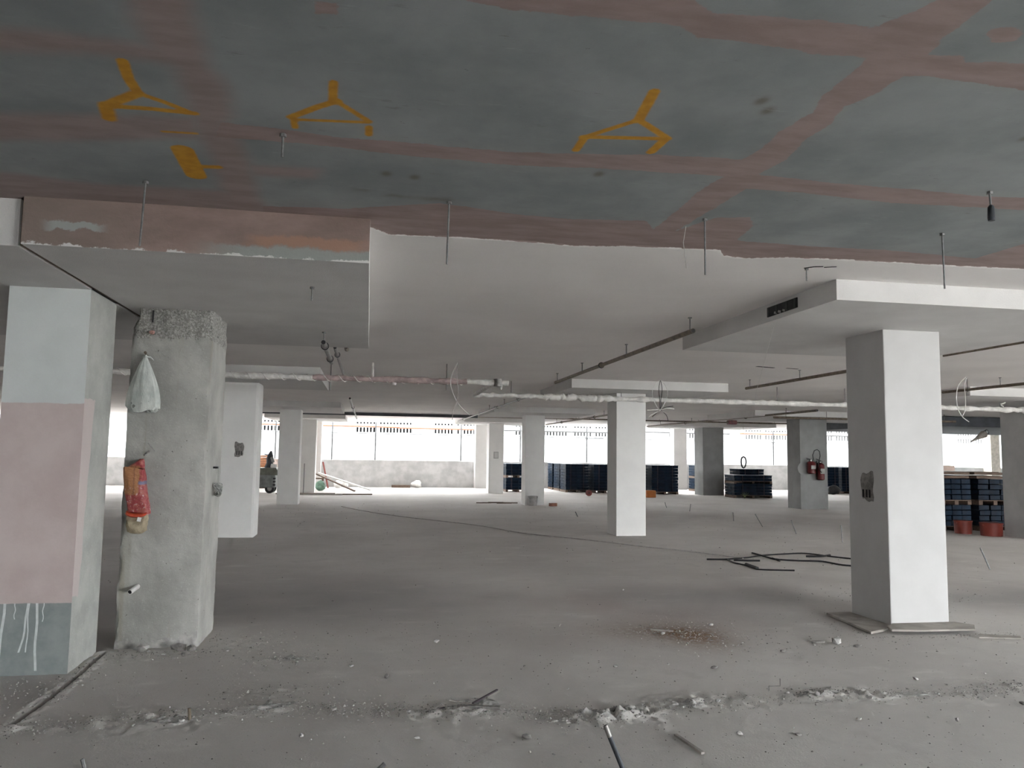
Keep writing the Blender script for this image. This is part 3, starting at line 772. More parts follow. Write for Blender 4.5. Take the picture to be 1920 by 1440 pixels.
def wrapped_pipe():
    t = empty('wrapped_pipe', (2.0, 12.75, 2.77))
    tag(t, 'long white wrapped water pipe with an offset bend hung below the ceiling', 'pipe')
    z = 2.775
    child(wob_tube((-16, 12.95, z), (-.9, 12.78, z), .045, 60, .006, 1), 'pipe_length', M['insul'], t, True)
    child(wob_tube((-.9, 12.78, z), (1.55, 12.75, z), .046, 26, .008, 2), 'pipe_length', M['insul_pink'], t, True)
    child(wob_tube((1.55, 12.75, z), (2.05, 12.75, z), .045, 8, .004, 3), 'pipe_length', M['insul'], t, True)
    child(wob_tube((2.02, 12.72, z), (2.02, 15.35, z-.01), .042, 22, .004, 4, .12), 'pipe_length', M['insul'], t, True)
    child(wob_tube((2.0, 15.33, z-.01), (3.4, 15.33, z-.01), .048, 22, .008, 5), 'pipe_length', M['insul'], t, True)
    child(wob_tube((3.4, 15.33, z-.012), (4.9, 15.33, z-.012), .062, 30, .012, 6, .35), 'pipe_length', M['insul'], t, True)
    child(wob_tube((4.9, 15.33, z-.012), (12.9, 14.23, 2.68), .050, 80, .006, 7), 'pipe_length', M['insul'], t, True)
    child(wob_tube((12.8, 14.24, 2.68), (17.5, 13.6, 2.63), .060, 60, .012, 8, .35), 'pipe_length', M['insul'], t, True)
    # spiral wrap ridges
    m = MB()
    for a, b, y in ((-5, 1.6, 12.78), (3.5, 4.9, 15.33)):
        n = int((b-a)*30); m.tube([(a+(b-a)*i/n, y + .053*math.cos(i*.9), z + .053*math.sin(i*.9)) for i in range(n+1)], .008, 5)
    child(m, 'spiral_wrap', M['insul'], t, True)
    # bend fittings and caps
    child(MB().lathe([(.0, -.07), (.07, -.06), (.075, 0), (.07, .06), (0, .07)], (2.06, 12.74, z), 12), 'bend', M['galv'], t, True)
    child(MB().tube([(2.03, 12.75, z), (2.24, 12.75, z)], .05, 10), 'end_cap', M['insul'], t, True)
    child(MB().tube([(2.12, 12.75, z-.03), (2.12, 12.75, z-.11)], [.03, .012], 8), 'drain_stub', M['insul'], t, True)
    child(MB().lathe([(0, -.06), (.03, -.055), (.04, -.02), (.02, 0)], (.38, 12.77, z-.03), 10), 'loose_wrap_tail', M['insul'], t, True)
    child(wob_tube((.04, 12.78, z+.03), (.03, 12.78, z+.27), .018, 8, .004, 9, .4), 'wrapped_hanger', M['insul'], t, True)
    for x, y, h in ((-2.3, 12.8, .3), (-.62, 12.8, -.2), (1.22, 12.76, -.15), (5.02, 15.33, .28), (8.2, 14.88, -.05), (9.6, 14.69, -.065), (2.75, 15.33, .28), (11.3, 14.45, -.08), (15.8, 13.83, -.12)):
        child(MB().tube([(x, y, z + min(0, h)), (x, y, ZC-.0)], .008, 6), 'hanger_rod', M['rod'], t)
    child(MB().tube([(12.85+.05*math.sin(k*1.3), 14.22-.05*k/6, 2.70+.12*k/6) for k in range(7)], .012, 6), 'loose_wrap_tail', M['insul'], t, True)
wrapped_pipe()

def depth_pipe(x, y0, y1, z, r, label, hangers, mat='dark_pipe', couplings=(), x2=None, zt=None, capmat='black'):
    t = empty('sprinkler_pipe', (x, (y0+y1)/2, z))
    tag(t, label, 'pipe')
    x2 = x if x2 is None else x2
    zt = ZC if zt is None else zt
    at = lambda y: x + (x2-x)*(y-y0)/(y1-y0)
    child(MB().tube([(x, y0, z), (x2, y1, z)], r, 12), 'pipe_length', M[mat], t, True)
    for y, c in ((y0, -1), (y1, 1)):
        child(MB().tube([(at(y), y-.004*0, z), (at(y), y+c*.004, z)], r*.86, 12), 'open_end', M[capmat], t)
    for y in couplings:
        child(MB().tube([(at(y), y-.05, z), (at(y), y+.05, z)], r*1.35, 12), 'coupling', M[mat], t, True)
        child(MB().tube([(at(y), y-.012, z), (at(y), y+.012, z)], r*1.7, 12), 'coupling_rim', M['black'], t, True)
    for y in hangers:
        h = child(MB().tube([(at(y), y, z+r), (at(y), y, zt+.005)], .008, 6), 'hanger_rod', M['rod'], t)
        m = MB(); m.lathe([(.022, 0), (.022, .010)], (at(y), y, zt-.012), 8)
        o = child(m, 'anchor_plate', M['rod'], t)
    return t
depth_pipe(3.27, 7.62, 13.75, 2.905, .026, 'dark sprinkler pipe along the drop panel with the vent slot', (7.7, 9.77, 11.94, 13.6), couplings=(10.9,))
depth_pipe(6.95, 9.2, 13.75, 2.905, .026, 'dark sprinkler pipe passing behind the column on loose boards', (11.87, 13.6))
depth_pipe(10.75, 5.6, 13.3, 2.905, .026, 'dark sprinkler pipe above the hanging cable loop', (8.9, 11.9))
depth_pipe(7.02, 7.2, 8.65, 2.905, .013, 'thin conduit beside the drop panel on the column head', (), couplings=())
depth_pipe(11.85, 19.4, 32.6, 2.905, .032, 'long sprinkler pipe reaching to the low blue pallets', (21, 24.4, 27.8, 31), couplings=(23.5, 28.4))
depth_pipe(7.45, 22.6, 33.0, 2.905, .030, 'sprinkler pipe running over the wrapped block stacks', (24.5, 28, 31), couplings=(25.6, 30.2))
depth_pipe(3.48, 17.2, 31.3, 2.905, .022, 'light galvanised pipe branching below the wrapped pipe', (18.6, 20.4, 23.0), 'galv', (18.4, 21.5, 29.5))
depth_pipe(-.47, 19.3, 30.9, 2.895, .026, 'galvanised pipe crossing under the cable tray', (), 'galv', (23.2, 26.5))
depth_pipe(-.43, 9.65, 12.9, 2.86, .022, 'galvanised pipe ending at the wrapped pipe', (), 'galv', (10.4,))
depth_pipe(-.46, 7.82, 9.6, 2.665, .024, 'short galvanised pipe under the pink-faced drop panel', (7.9,), 'galv', (8.1, 9.2), zt=ZL)
depth_pipe(-.28, 9.08, 9.35, 2.80, .026, 'rusty pipe sleeve at the drop panel edge', (), 'dark_pipe')
# outlet drops at far ends
t = empty('sprinkler_valve', (12.3, 25, 2.75)); tag(t, 'red sprinkler valve on the far ceiling pipe', 'valve')
child(MB().obox((12.1, 25, 2.80), (.30, .20, .14), ch=.03), 'valve_body', M['red_enamel'], t)
child(MB().tube([(11.9, 25, 2.80), (13.6, 25, 2.80)], .03, 8), 'pipe_tail', M['dark_pipe'], t, True)
child(MB().tube([(12.1, 25, 2.87), (12.1, 25, ZC)], .010, 6), 'hanger_rod', M['rod'], t)
t = empty('conduit_run', (15, 22, 2.84)); tag(t, 'dark conduit passing in front of the column with fire extinguishers', 'pipe')
child(MB().tube([(12.0, 22.0, 2.84), (18.2, 22.0, 2.84)], .035, 8), 'conduit', M['dark_pipe'], t, True)
for k in range(5): child(MB().tube([(12.4+1.35*k, 22.0, 2.85), (12.4+1.35*k, 22.0, ZC)], .008, 6), 'hanger_rod', M['rod'], t)

# bare threaded rods hanging from the slab
def threaded_rod(x, y, z1, label, zt=ZC, tilt=(0, 0), nut=True):
    t = empty('threaded_rod', (x, y, zt))
    tag(t, label, 'threaded rod', 'threaded hanger rods')
    a, b = (x, y, zt+.004), (x+tilt[0], y+tilt[1], z1)
    child(MB().tube([a, b], .0055, 8), 'rod', M['rod'], t, True)
    m = MB(); m.lathe([(.016, -.014), (.016, 0)], (x, y, zt), 6); child(m, 'anchor_nut', M['rod'], t)
    return t
threaded_rod(-1.24, 4.49, 2.70, 'long threaded rod hanging before the pink-putty drop panel front', tilt=(-.012, 0))
threaded_rod(-.43, 3.66, 2.95, 'short threaded rod on the pink band between two yellow marks')
threaded_rod(.42, 4.47, 2.69, 'long threaded rod hanging beside the corner of the pink-fronted drop panel', tilt=(-.006, 0))
threaded_rod(1.99, 4.45, 2.71, 'long threaded rod beside the crossing of pink putty bands')
threaded_rod(3.60, 4.41, 2.70, 'long threaded rod before the white front of the vented drop panel', tilt=(.005, 0))
threaded_rod(3.27, 5.46, 2.96, 'stub of threaded rod in the white ceiling near the vented drop panel')
threaded_rod(-.43, 5.75, 2.68, 'stub of threaded rod under the soffit of the pink-fronted panel', zt=ZL)
t = threaded_rod(3.28, 3.65, 2.97, 'threaded rod with a dark plastic sleeve at its end', tilt=(.004, 0))
child(MB().lathe([(.010, 2.985), (.017, 2.975), (.019, 2.915), (.017, 2.90)], (3.285, 3.65, 0), 10), 'plastic_sleeve', M['dark_sheet'], t, True)

# scars on the white ceiling: torn lines in the finish
def scar(pts, w, label):
    m = MB()
    for (x, y), (x2, y2) in zip(pts[:-1], pts[1:]):
        m.beam((x, y, ZC-.001), (x2, y2, ZC-.001), w, .006)
    o = m.build('ceiling_scar', M['dark_void']); o['label'] = label; o['category'] = 'scar'; o['kind'] = 'structure'
scar([(3.25, 5.46), (3.30, 5.40), (3.36, 5.38)], .012, 'dark scratch in the white finish beside the rod stub')
scar([(3.38, 5.40), (3.46, 5.36)], .010, 'second dark scratch in the white finish beside the rod stub')
scar([(6.05, 11.6), (6.40, 11.7)], .05, 'dark scar in the ceiling finish near the hanging string')
scar([(6.62, 11.7), (6.85, 11.75)], .03, 'small dark scar in the ceiling finish near the sprinkler pipe')
o = MB().tube([(1.93, 4.60, ZC-.01), (1.97, 4.74, 2.99), (2.06, 4.92, 2.93), (2.12, 5.05, 2.90)], .0025, 5).build('loose_wire', M['cable_grey'])
tag(o, 'thin loose wire curving from the white ceiling edge', 'wire')

# hanging cables
def cable(name, pts, r, mat, label, cat='cable', sub=6):
    # Catmull-Rom smoothing
    P = [Vector(p) for p in pts]; Q = []
    for i in range(len(P)-1):
        p0, p1, p2, p3 = P[max(i-1, 0)], P[i], P[i+1], P[min(i+2, len(P)-1)]
        for k in range(sub):
            t = k/sub
            Q.append((.5*((2*p1) + (p2-p0)*t + (2*p0-5*p1+4*p2-p3)*t*t + (3*p1-p0-3*p2+p3)*t**3))[:])
    Q.append(P[-1][:])
    return MB().tube(Q, r, 6)
def cable_thing(name, label, strands, loc):
    t = empty(name, loc); tag(t, label, 'cable')
    for pts, r, mt in strands: child(cable(name, pts, r, mt, label), 'strand', M[mt], t, True)
    return t
y = 12.5
cable_thing('hanging_cable', 'pair of thin cables looping down in front of the wrapped pipe', [
    ([(1.37, y, ZC), (1.29, y, 2.90), (1.26, y, 2.71), (1.33, y, 2.50), (1.44, y, 2.34), (1.58, y, 2.22)], .006, 'cable_white'),
    ([(1.38, y, ZC), (1.35, y-.02, 2.9), (1.38, y-.02, 2.62), (1.37, y-.02, 2.45), (1.31, y, 2.28), (1.30, y, 2.14)], .006, 'cable_grey')], (1.37, y, ZC))
y = 14.3
cable_thing('hanging_cable', 'bundle of cables tied in a star knot below the wrapped pipe', [
    ([(5.46, y, ZC), (5.38, y, 3.0), (5.30, y, 2.84), (5.33, y, 2.68), (5.44, y, 2.50), (5.62, y, 2.42)], .007, 'cable_white'),
    ([(5.48, y, ZC), (5.56, y, 2.98), (5.61, y, 2.84), (5.58, y, 2.70), (5.47, y, 2.50), (5.28, y, 2.39), (5.22, y, 2.33)], .007, 'cable_white'),
    ([(5.46, y, ZC), (5.435, y, 2.9), (5.45, y, 2.7), (5.46, y, 2.52), (5.58, y, 2.40), (5.62, y, 2.28)], .006, 'black'),
    ([(5.47, y, ZC), (5.50, y, 2.9), (5.475, y, 2.7), (5.46, y, 2.52), (5.30, y, 2.36)], .006, 'black'),
    ([(5.20, y, 2.485), (5.46, y, 2.50), (5.60, y, 2.53), (5.74, y, 2.52)], .009, 'cable_white'),
    ([(5.46, y, 2.50), (5.58, y, 2.55), (5.72, y, 2.57)], .008, 'black')], (5.46, y, ZC))
y = 12.0
cable_thing('hanging_cable', 'white cable loop hanging beside the near white column', [
    ([(10.17, y, ZC), (10.02, y, 2.92), (9.96, y, 2.72), (9.98, y, 2.52), (10.06, y, 2.37), (10.19, y, 2.28)], .007, 'cable_white'),
    ([(10.19, y, ZC), (10.13, y, 2.9), (10.14, y, 2.65), (10.12, y, 2.47), (10.06, y, 2.37)], .007, 'cable_white'),
    ([(10.18, y, ZC), (10.19, y, 2.80)], .006, 'black')], (10.18, y, ZC))
o = MB().tube([(3.84, 7.0, ZS+.002), (6.4, 12.3, 2.72), (9.24, 18.0, 2.56)], .0028, 5).build('string_line', M['cable_white'])
tag(o, 'thin white string stretched down from the vented drop panel', 'string')
t = empty('hanging_hoop', (13.26, 25, ZC)); tag(t, 'dark hoop of wire hanging on a thin line before the parapet', 'wire')
child(MB().tube([(13.26+.12*math.sin(k*math.pi/6)*(1-.3*abs(math.sin(k*math.pi/12))), 26.5, 1.45+.20*math.cos(k*math.pi/6)) for k in range(12)], .028, 6, closed=True), 'hoop', M['black'], t, True)
child(MB().tube([(13.26, 26.5, 1.64), (13.26, 26.5, ZC)], .003, 4), 'line', M['cable_grey'], t)

# flood lamp bracket under the dark ceiling box
t = empty('lamp_bracket', (20.8, 24.5, 2.5)); tag(t, 'beige funnel-shaped bracket hanging under the dark ceiling box', 'bracket')
child(MB().lathe([(.015, -.62), (.05, -.35), (.11, -.1), (.13, 0), (.10, .05)], (0, 0, 0), 12), 'funnel', M['beige'], t, True).matrix_basis = Matrix.Translation((20.95, 24.0, 2.55)) @ Matrix.Rotation(math.radians(62), 4, 'Y')
child(MB().tube([(21.0, 24, 2.62), (21.04, 24, 2.68), (21.06, 24, 2.719)], .02, 8), 'stem', M['rod'], t, True)
child(MB().tube([(21.05+.09*math.cos(k*.5236), 24, 2.61+.08*math.sin(k*.5236)) for k in range(12)], .018, 6, closed=True), 'ring', M['rod'], t, True)

# ------------------------------------------------------------------ things on the bare concrete column
def folded_bag(prof, folds, amp, seed, sx=1, sy=1, seg=36):
    g = random.Random(seed); ph = [g.uniform(0, 6.28) for _ in range(6)]
    m = MB(); vs, fs = [], []
    n = len(prof)
    for i, (r, z, dx) in enumerate(prof):
        for k in range(seg):
            t = 2*math.pi*k/seg
            f = 1 + amp*(math.sin(folds*t+ph[0]+z*3) + .6*math.sin((folds+3)*t+ph[1]-z*5) + .4*math.sin(2*t+ph[2]))
            vs.append((dx + r*f*math.cos(t)*sx, r*f*math.sin(t)*sy, z + .012*math.sin(3*t+ph[3])*(i < 3)))
    for i in range(n-1):
        for k in range(seg): fs.append((i*seg+k, i*seg+(k+1) % seg, (i+1)*seg+(k+1) % seg, (i+1)*seg+k))
    fs.append(tuple(range(seg-1, -1, -1))); fs.append(tuple((n-1)*seg+k for k in range(seg)))
    return m.add(vs, fs)

t = empty('plastic_bag', (-1.82, 6.87, 1.91)); tag(t, 'crumpled white plastic bag hanging on the bare concrete column', 'bag')
prof = [(.03, .0, 0), (.10, .002, -.003), (.125, .03, 0), (.125, .08, .0), (.118, .14, -.002), (.105, .20, -.002), (.085, .27, -.004), (.06, .34, -.004), (.035, .40, -.004), (.014, .44, 0), (.008, .46, 0)]
folded_bag(prof, 9, .055, 3, 1.0, .60).build('bag_body', M['bag'], t, True)
MB().lathe([(.008, .44), (.016, .452), (.010, .466)], (0, 0, 0), 8).build('knot', M['bag'], t, True)
m = MB().tube([(0, 0, .455), (-.03, .03, .452), (-.045, .07, .445)], [.008, .007, .003], 6).tube([(0, 0, .455), (.03, .03, .45), (.045, .07, .43)], [.008, .007, .003], 6)
m.build('handles', M['bag'], t, True)
t2 = empty('wall_spike', (-1.82, 6.94, 2.37)); tag(t2, 'rusty nail in the concrete column holding the white bag', 'nail')
MB().tube([(0, .06, .0), (0, -.075, .012), (0, -.09, .022)], .006, 6).build('shank', M['dark_pipe'], t2, True)
MB().lathe([(.012, -.004), (.012, .004)], (0, -.088, .022), 8, axis='y').build('head', M['dark_pipe'], t2)

t = empty('printed_sack', (-1.81, 6.86, 1.09)); tag(t, 'red and orange printed sack hanging on a hooked bar', 'sack')
def pouch(x0a, x1a, z0, x0b, x1b, z1, d, seed, n=14):
    m = MB(); vs, fs = [], []; seg = 32; g = random.Random(seed); ph = g.uniform(0, 6)
    for i in range(n+1):
        q = i/n; a = x0a+(x0b-x0a)*q; b = x1a+(x1b-x1a)*q
        cx, w = (a+b)/2, (b-a)/2
        dd = d*(.35+.65*math.sin(math.pi*min(1, .12+.8*(1-q))))
        for k in range(seg):
            t_ = 2*math.pi*k/seg; c, s_ = math.cos(t_), math.sin(t_)
            ex = math.copysign(abs(c)**.6, c); ey = math.copysign(abs(s_)**.7, s_)
            wr = 1 + .05*math.sin(5*t_+ph+q*7) + .03*math.sin(9*t_-q*11)
            vs.append((cx+ex*w*wr, ey*dd*wr, z0+(z1-z0)*q + .012*math.sin(2*t_+ph)))
    for i in range(n):
        for k in range(seg): fs.append((i*seg+k, i*seg+(k+1) % seg, (i+1)*seg+(k+1) % seg, (i+1)*seg+k))
    fs.append(tuple(range(seg-1, -1, -1))); fs.append(tuple(n*seg+k for k in range(seg)))
    return m.add(vs, fs)
pouch(-.075, .092, .0, -.13, .03, .36, .062, 2).build('sack_body', M['sack'], t, True)
pouch(-.125, .028, .35, -.02, .03, .425, .035, 5, 6).build('sack_neck', M['sack'], t, True)
pouch(-.088, .072, -.022, -.085, .082, .008, .064, 4, 3).build('orange_hem', plain('orange_red_film', (.62, .10, .05), .5, .15, 20, .2, 40), t, True)
pouch(-.072, .072, -.150, -.088, .076, -.015, .060, 8, 8).build('tan_bottom', M['tan'], t, True)
MB().obox((.028, -.064, -.045), (.03, .008, .035), (.1, .2, .3), ch=.003).build('white_scrap', M['cable_white'], t)
t2 = empty('hook_bar', (-1.78, 6.93, 1.59)); tag(t2, 'bent flat bar driven into the concrete column above the red sack', 'hook')
MB().tube([(0, .06, .0), (.0, -.05, -.02), (.01, -.085, -.025), (.0, -.10, -.035)], .008, 8).build('hook', M['galv'], t2, True)
MB().beam((.0, -.005, .065), (.055, -.008, .0), .016, .006).build('flat_bar', M['plate'], t2)

t = empty('wire_coil', (-1.315, 7.29, 1.20)); tag(t, 'tangled coil of grey wire hung from the concrete column side', 'coil')
g = random.Random(4); m = MB()
for k in range(16):
    a, b = g.uniform(.030, .048), g.uniform(.040, .055); ph = g.uniform(0, 3.1)
    cx, cz = .035+g.uniform(-.015, .015), .06+g.uniform(-.01, .01)
    m.tube([(cx + .022*math.sin(2*q+ph), a*math.cos(q+ph), cz + b*math.sin(q)) for q in np.linspace(0, 2*math.pi, 18)[:-1]], .0035, 5, closed=True)
m.build('wire_bundle', plain('pale_grey_wire', (.36, .37, .35), .5, .5, 40, 0, metallic=.3), t, True)
MB().tube([(.03, -.012, .10), (.012, -.02, .25), (.03, .012, .25), (.035, .014, .10)], .002, 5).build('hanging_wire', M['galv'], t, True)
MB().box(-.01, .03, -.025, .025, .245, .262).build('bracket', M['black'], t)
o = MB().tube([(-1.80, 6.99, .50), (-1.84, 6.87, .465)], .020, 12).build('pipe_stub', M['cable_white'])
tag(o, 'short pale pipe stub sticking out low from the concrete column', 'pipe')
MB().tube([(-1.8367, 6.88, .468), (-1.8405, 6.8685, .4643)], .015, 12).build('bore', M['black'], o)
t = empty('rusty_stub', (-1.80, 6.93, 2.58)); tag(t, 'reddish putty-smeared stub high on the concrete column', 'pipe')
MB().tube([(0, .06, 0), (0, -.02, -.01)], [.022, .016], 10).build('stub', plain('reddish_putty', (.38, .22, .19), .9, .3, 30, .4, 60), t, True)
o = MB().tube([(-1.80, 6.945, 2.66), (-1.80, 6.947, 2.76)], .008, 6).build('dark_slot', M['dark_void'], RC)
g = random.Random(12)
for k in range(14):
    yy, zz = 7.0+g.random()*.5, 2.35+g.random()*.38
    if k < 10: MB().obox((-1.336, yy, zz), (.012, .012+.02*g.random(), .02+.03*g.random()), (g.random(), 0, 0)).build('chip_hole', M['dark_void'], RC)

# ------------------------------------------------------------------ fire extinguishers on the broad column
def extinguisher(x, z0, h, r, label, hose):
    t = empty('fire_extinguisher', (x, 23.4-r-.02, z0)); tag(t, label, 'fire extinguisher', 'fire extinguishers on the pale grey column')
    MB().lathe([(r*.7, 0), (r, .03), (r, h*.78), (r*.85, h*.86), (r*.35, h*.92), (r*.3, h*.96)], (0, 0, 0), 18).build('cylinder', M['red_enamel'], t, True)
    MB().lathe([(r*.42, h*.93), (r*.42, h*1.02), (r*.2, h*1.04)], (0, 0, 0), 12).build('valve', M['black'], t, True)
    m = MB(); m.beam((0, 0, h*1.03), (-r*1.3, -.02, h*1.12), .03, .02); m.beam((0, 0, h*1.0), (-r*1.2, -.02, h*1.03), .03, .018)
    m.build('lever', M['black'], t)
    MB().box(-r*.6, r*.6, -r-.004, -r*.80, h*.35, h*.62).build('instruction_plate', M['plate'], t)
    MB().lathe([(.03, -.008), (.03, .008)], (-r*.3, -r*.45, h*.97), 12, axis='y').build('gauge', M['cable_white'], t)
    MB().tube(hose, .014, 8).build('hose', M['black'], t, True)
    MB().box(-.05, .05, r-.01, r+.03, h*.55, h*.75).build('wall_bracket', M['black'], t)
extinguisher(13.96, 1.13, .44, .13, 'short red fire extinguisher with a looped black hose on the grey column',
             [(.06, -.02, .45), (.04, -.02, .60), (.10, -.02, .74), (.20, -.02, .78), (.28, -.02, .72), (.30, -.02, .58), (.26, -.03, .45)])
extinguisher(14.29, .93, .60, .12, 'tall red fire extinguisher hung lower beside the short one',
             [(-.03, -.05, .60), (-.14, -.14, .60), (-.17, -.16, .45), (-.12, -.16, .30), (-.06, -.15, .25)])
o = MB().lathe([(.20, 0), (.20, .012), (.16, .014)], (0, 0, 0), 20, axis='y').build('wall_disc', M['pale_grey'])  # thin raised disc in the same grey as the column
o.location = (13.76, 23.385, 1.30)
tag(o, 'round pale disc on the grey column behind the extinguishers', 'plate')

# ------------------------------------------------------------------ pallets of blue-wrapped blocks
def pallet_base(t, w, d, z0, name='pallet'):
    p = bpy.data.objects.new(name, None); col.objects.link(p); p.parent = t; p.location = (0, 0, z0)
    for k in range(5):
        y = -d/2 + .05 + k*(d-.10)/4
        MB().box(-w/2, w/2, y-.045, y+.045, .09, .11).build('deck_board', M['wood'], p)
    for sx in (-1, 0, 1):
        MB().box(sx*(w/2-.05)-.05, sx*(w/2-.05)+.05, -d/2, d/2, 0, .018).build('runner', M['wood'], p)
        MB().box(sx*(w/2-.05)-.05, sx*(w/2-.05)+.05, -d/2, d/2, .018, .09).build('bearer', M['wood'], p)
_course = {}
def course_mesh(w, d, h, nx, ny):
    key = (w, d, h, nx, ny)
    if key not in _course:
        g = random.Random(len(_course)+3); m = MB()
        bw, bd = w/nx, d/ny
        for i in range(nx):
            for j in range(ny):
                if 0 < i < nx-1 and 0 < j < ny-1: continue
                cx, cy = -w/2+bw*(i+.5), -d/2+bd*(j+.5)
                e = .006 + .006*g.random(); q = g.uniform(-.008, .008)
                m.box(cx-bw/2+e, cx+bw/2-e, cy-bd/2+e+q, cy+bd/2-e+q, .004, h-.006)
        if nx > 2 and ny > 2: m.box(-w/2+bw, w/2-bw, -d/2+bd, d/2-bd, .01, h-.02)
        me = bpy.data.meshes.new('block_course'); me.from_pydata(m.v, [], m.f); me.materials.append(M['blue']); _course[key] = me
    return _course[key]
def stack(x, y, w, d, tiers, label, rz=0.0, nx=4, ny=3, hc=.125, film=True):
    """tiers: list of course counts"""
    t = empty('block_pallet', (x, y, 0), rz); tag(t, label, 'block pallet', 'pallets of blue-wrapped blocks')
    z = 0.0; g = random.Random(int(x*31+y*17))
    for n in tiers:
        pallet_base(t, w, d, z); z += .11
        for k in range(n):
            o = bpy.data.objects.new('block_course', course_mesh(w, d, hc, nx, ny)); col.objects.link(o); o.parent = t
            o.location = (g.uniform(-.008, .008), g.uniform(-.008, .008), z); o.rotation_euler = (0, 0, math.pi if k % 2 else 0); z += hc
        if film:
            f = MB().box(-w/2-.006, w/2+.006, -d/2-.006, d/2+.006, z-.03, z+.006, ch=.008).build('film_cover', M['blue'], t)
    for s in (-.28, .28):
        MB().box(s*w-.012, s*w+.012, -d/2-.014, -d/2-.002, .1, z).build('strap', M['strap'], t)
    return t
stack(9.08, 34.4, 1.04, 1.05, [9], 'tall blue-wrapped block stack with white scuffs at the end of the row')
stack(9.08, 35.65, 1.04, 1.05, [9], 'tall blue-wrapped block stack second in depth from the scuffed end stack', rz=.02)
stack(9.08, 36.9, 1.04, 1.0, [9], 'tall blue-wrapped block stack set against the parapet', rz=-.02)
stack(10.22, 33.9, 1.05, 1.05, [9], 'tall blue-wrapped block stack beside the scuffed end stack')
stack(11.38, 33.6, 1.06, 1.05, [9], 'tall blue-wrapped block stack third from the scuffed end stack', rz=.03)
stack(12.66, 33.1, 1.20, 1.05, [9], 'tall blue-wrapped block stack standing by the orange box', rz=-.02)
stack(6.42, 34.3, 1.10, 1.0, [4, 4], 'two-tier blue block pallet behind the column with the pail', rz=.03)
stack(15.9, 35.9, 1.1, 1.0, [4, 4], 'two-tier blue block pallet lit pale behind the grey column', rz=.02)
stack(15.35, 30.3, 1.62, .95, [4, 2], 'low dark blue pallet pair with sagging straps beside the grey column', rz=-.04, nx=5, hc=.115)
stack(15.85, 31.42, 1.1, .95, [4, 4], 'dark blue pallet tucked behind the low pallet pair', rz=0, hc=.115)
stack(21.15, 34.2, .95, 1.0, [9], 'tall pale-lit blue block stack next to the dark bundle')
stack(22.4, 34.4, 1.0, 1.0, [9], 'tall pale-lit blue block stack beyond the dark bundle')
stack(23.6, 34.4, 1.0, 1.0, [9], 'tall blue block stack at the open side edge')
# near pair behind the red tubs: every block its own part
def block_stack(x, y, w, d, label, seed):
    t = empty('block_pallet', (x, y, 0)); tag(t, label, 'block pallet', 'pallets of blue-wrapped blocks')
    g = random.Random(seed); z = 0; nx, ny, n, hc = 3, 2, 4, .122
    bw, bd = w/nx, d/ny
    me = bpy.data.meshes.new('block'); m = MB().box(-bw/2+.008, bw/2-.008, -bd/2+.008, bd/2-.008, .004, hc-.008, ch=.012)
    me.from_pydata(m.v, [], m.f); me.materials.append(M['blue'])
    for tier in range(2):
        pallet_base(t, w, d, z); z += .11
        for k in range(n):
            for i in range(nx):
                for j in range(ny):
                    o = bpy.data.objects.new('block', me); col.objects.link(o); o.parent = t
                    o.location = (-w/2+bw*(i+.5)+g.uniform(-.008, .008), -d/2+bd*(j+.5)+g.uniform(-.012, .012), z)
                    o.rotation_euler = (0, 0, g.uniform(-.02, .02))
            z += hc
    for k in range(3):
        MB().obox((g.uniform(-.03, .03), -d/2+.18+k*.3, z+.035), (w*1.04, .26, .055), (0, g.uniform(-.015, .015), g.uniform(-.03, .03)), ch=.006).build('top_plank', M['wood'], t)
    for k in range(3):
        MB().obox((g.uniform(-.03, .03), -d/2+.16+k*.31, z+.125), (w*1.05, .24, .06), (0, g.uniform(-.02, .02), g.uniform(-.04, .04)), ch=.006).build('top_plank', M['wood'], t)
    return z
block_stack(13.42, 16.75, .78, .95, 'blue block pallet topped with dark planks and a pale carton', 3)
block_stack(14.40, 16.70, .88, .95, 'blue block pallet topped with dark planks behind the broad column', 9)
t = empty('carton', (13.28, 16.6, 1.372)); tag(t, 'flat pale brown carton lying on the planks of a blue pallet', 'carton')
MB().box(-.22, .24, -.18, .18, .0, .12, ch=.006).build('carton_body', plain('pale_carton', (.52, .40, .34), .85, .1, 6, .1, 30), t)
MB().box(-.22, .24, -.02, .02, .119, .123).build('tape', M['beige'], t)

# red tubs
def tub(x, y, r, h, label):
    t = empty('plastic_tub', (x, y, 0)); tag(t, label, 'tub', 'red tubs by the broad column')
    MB().lathe([(r*.93, 0), (r, h), (r*.94, h), (r*.88, .02), (0, .018)], (0, 0, 0), 28).build('tub_wall', M['red'], t, True)
    MB().lathe([(r*1.03, h-.03), (r*1.04, h-.004), (r*.99, h)], (0, 0, 0), 28).build('rim', M['red'], t, True)
    for s in (-1, 1): MB().box(s*r*1.02-.015, s*r*1.02+.015, -.04, .04, h-.07, h-.035, ch=.004).build('lug', M['red'], t)
tub(13.10, 15.72, .185, .29, 'dark red plastic tub standing against the blue pallet')
tub(13.36, 15.20, .225, .285, 'bright red plastic tub touching the foot of the broad column')

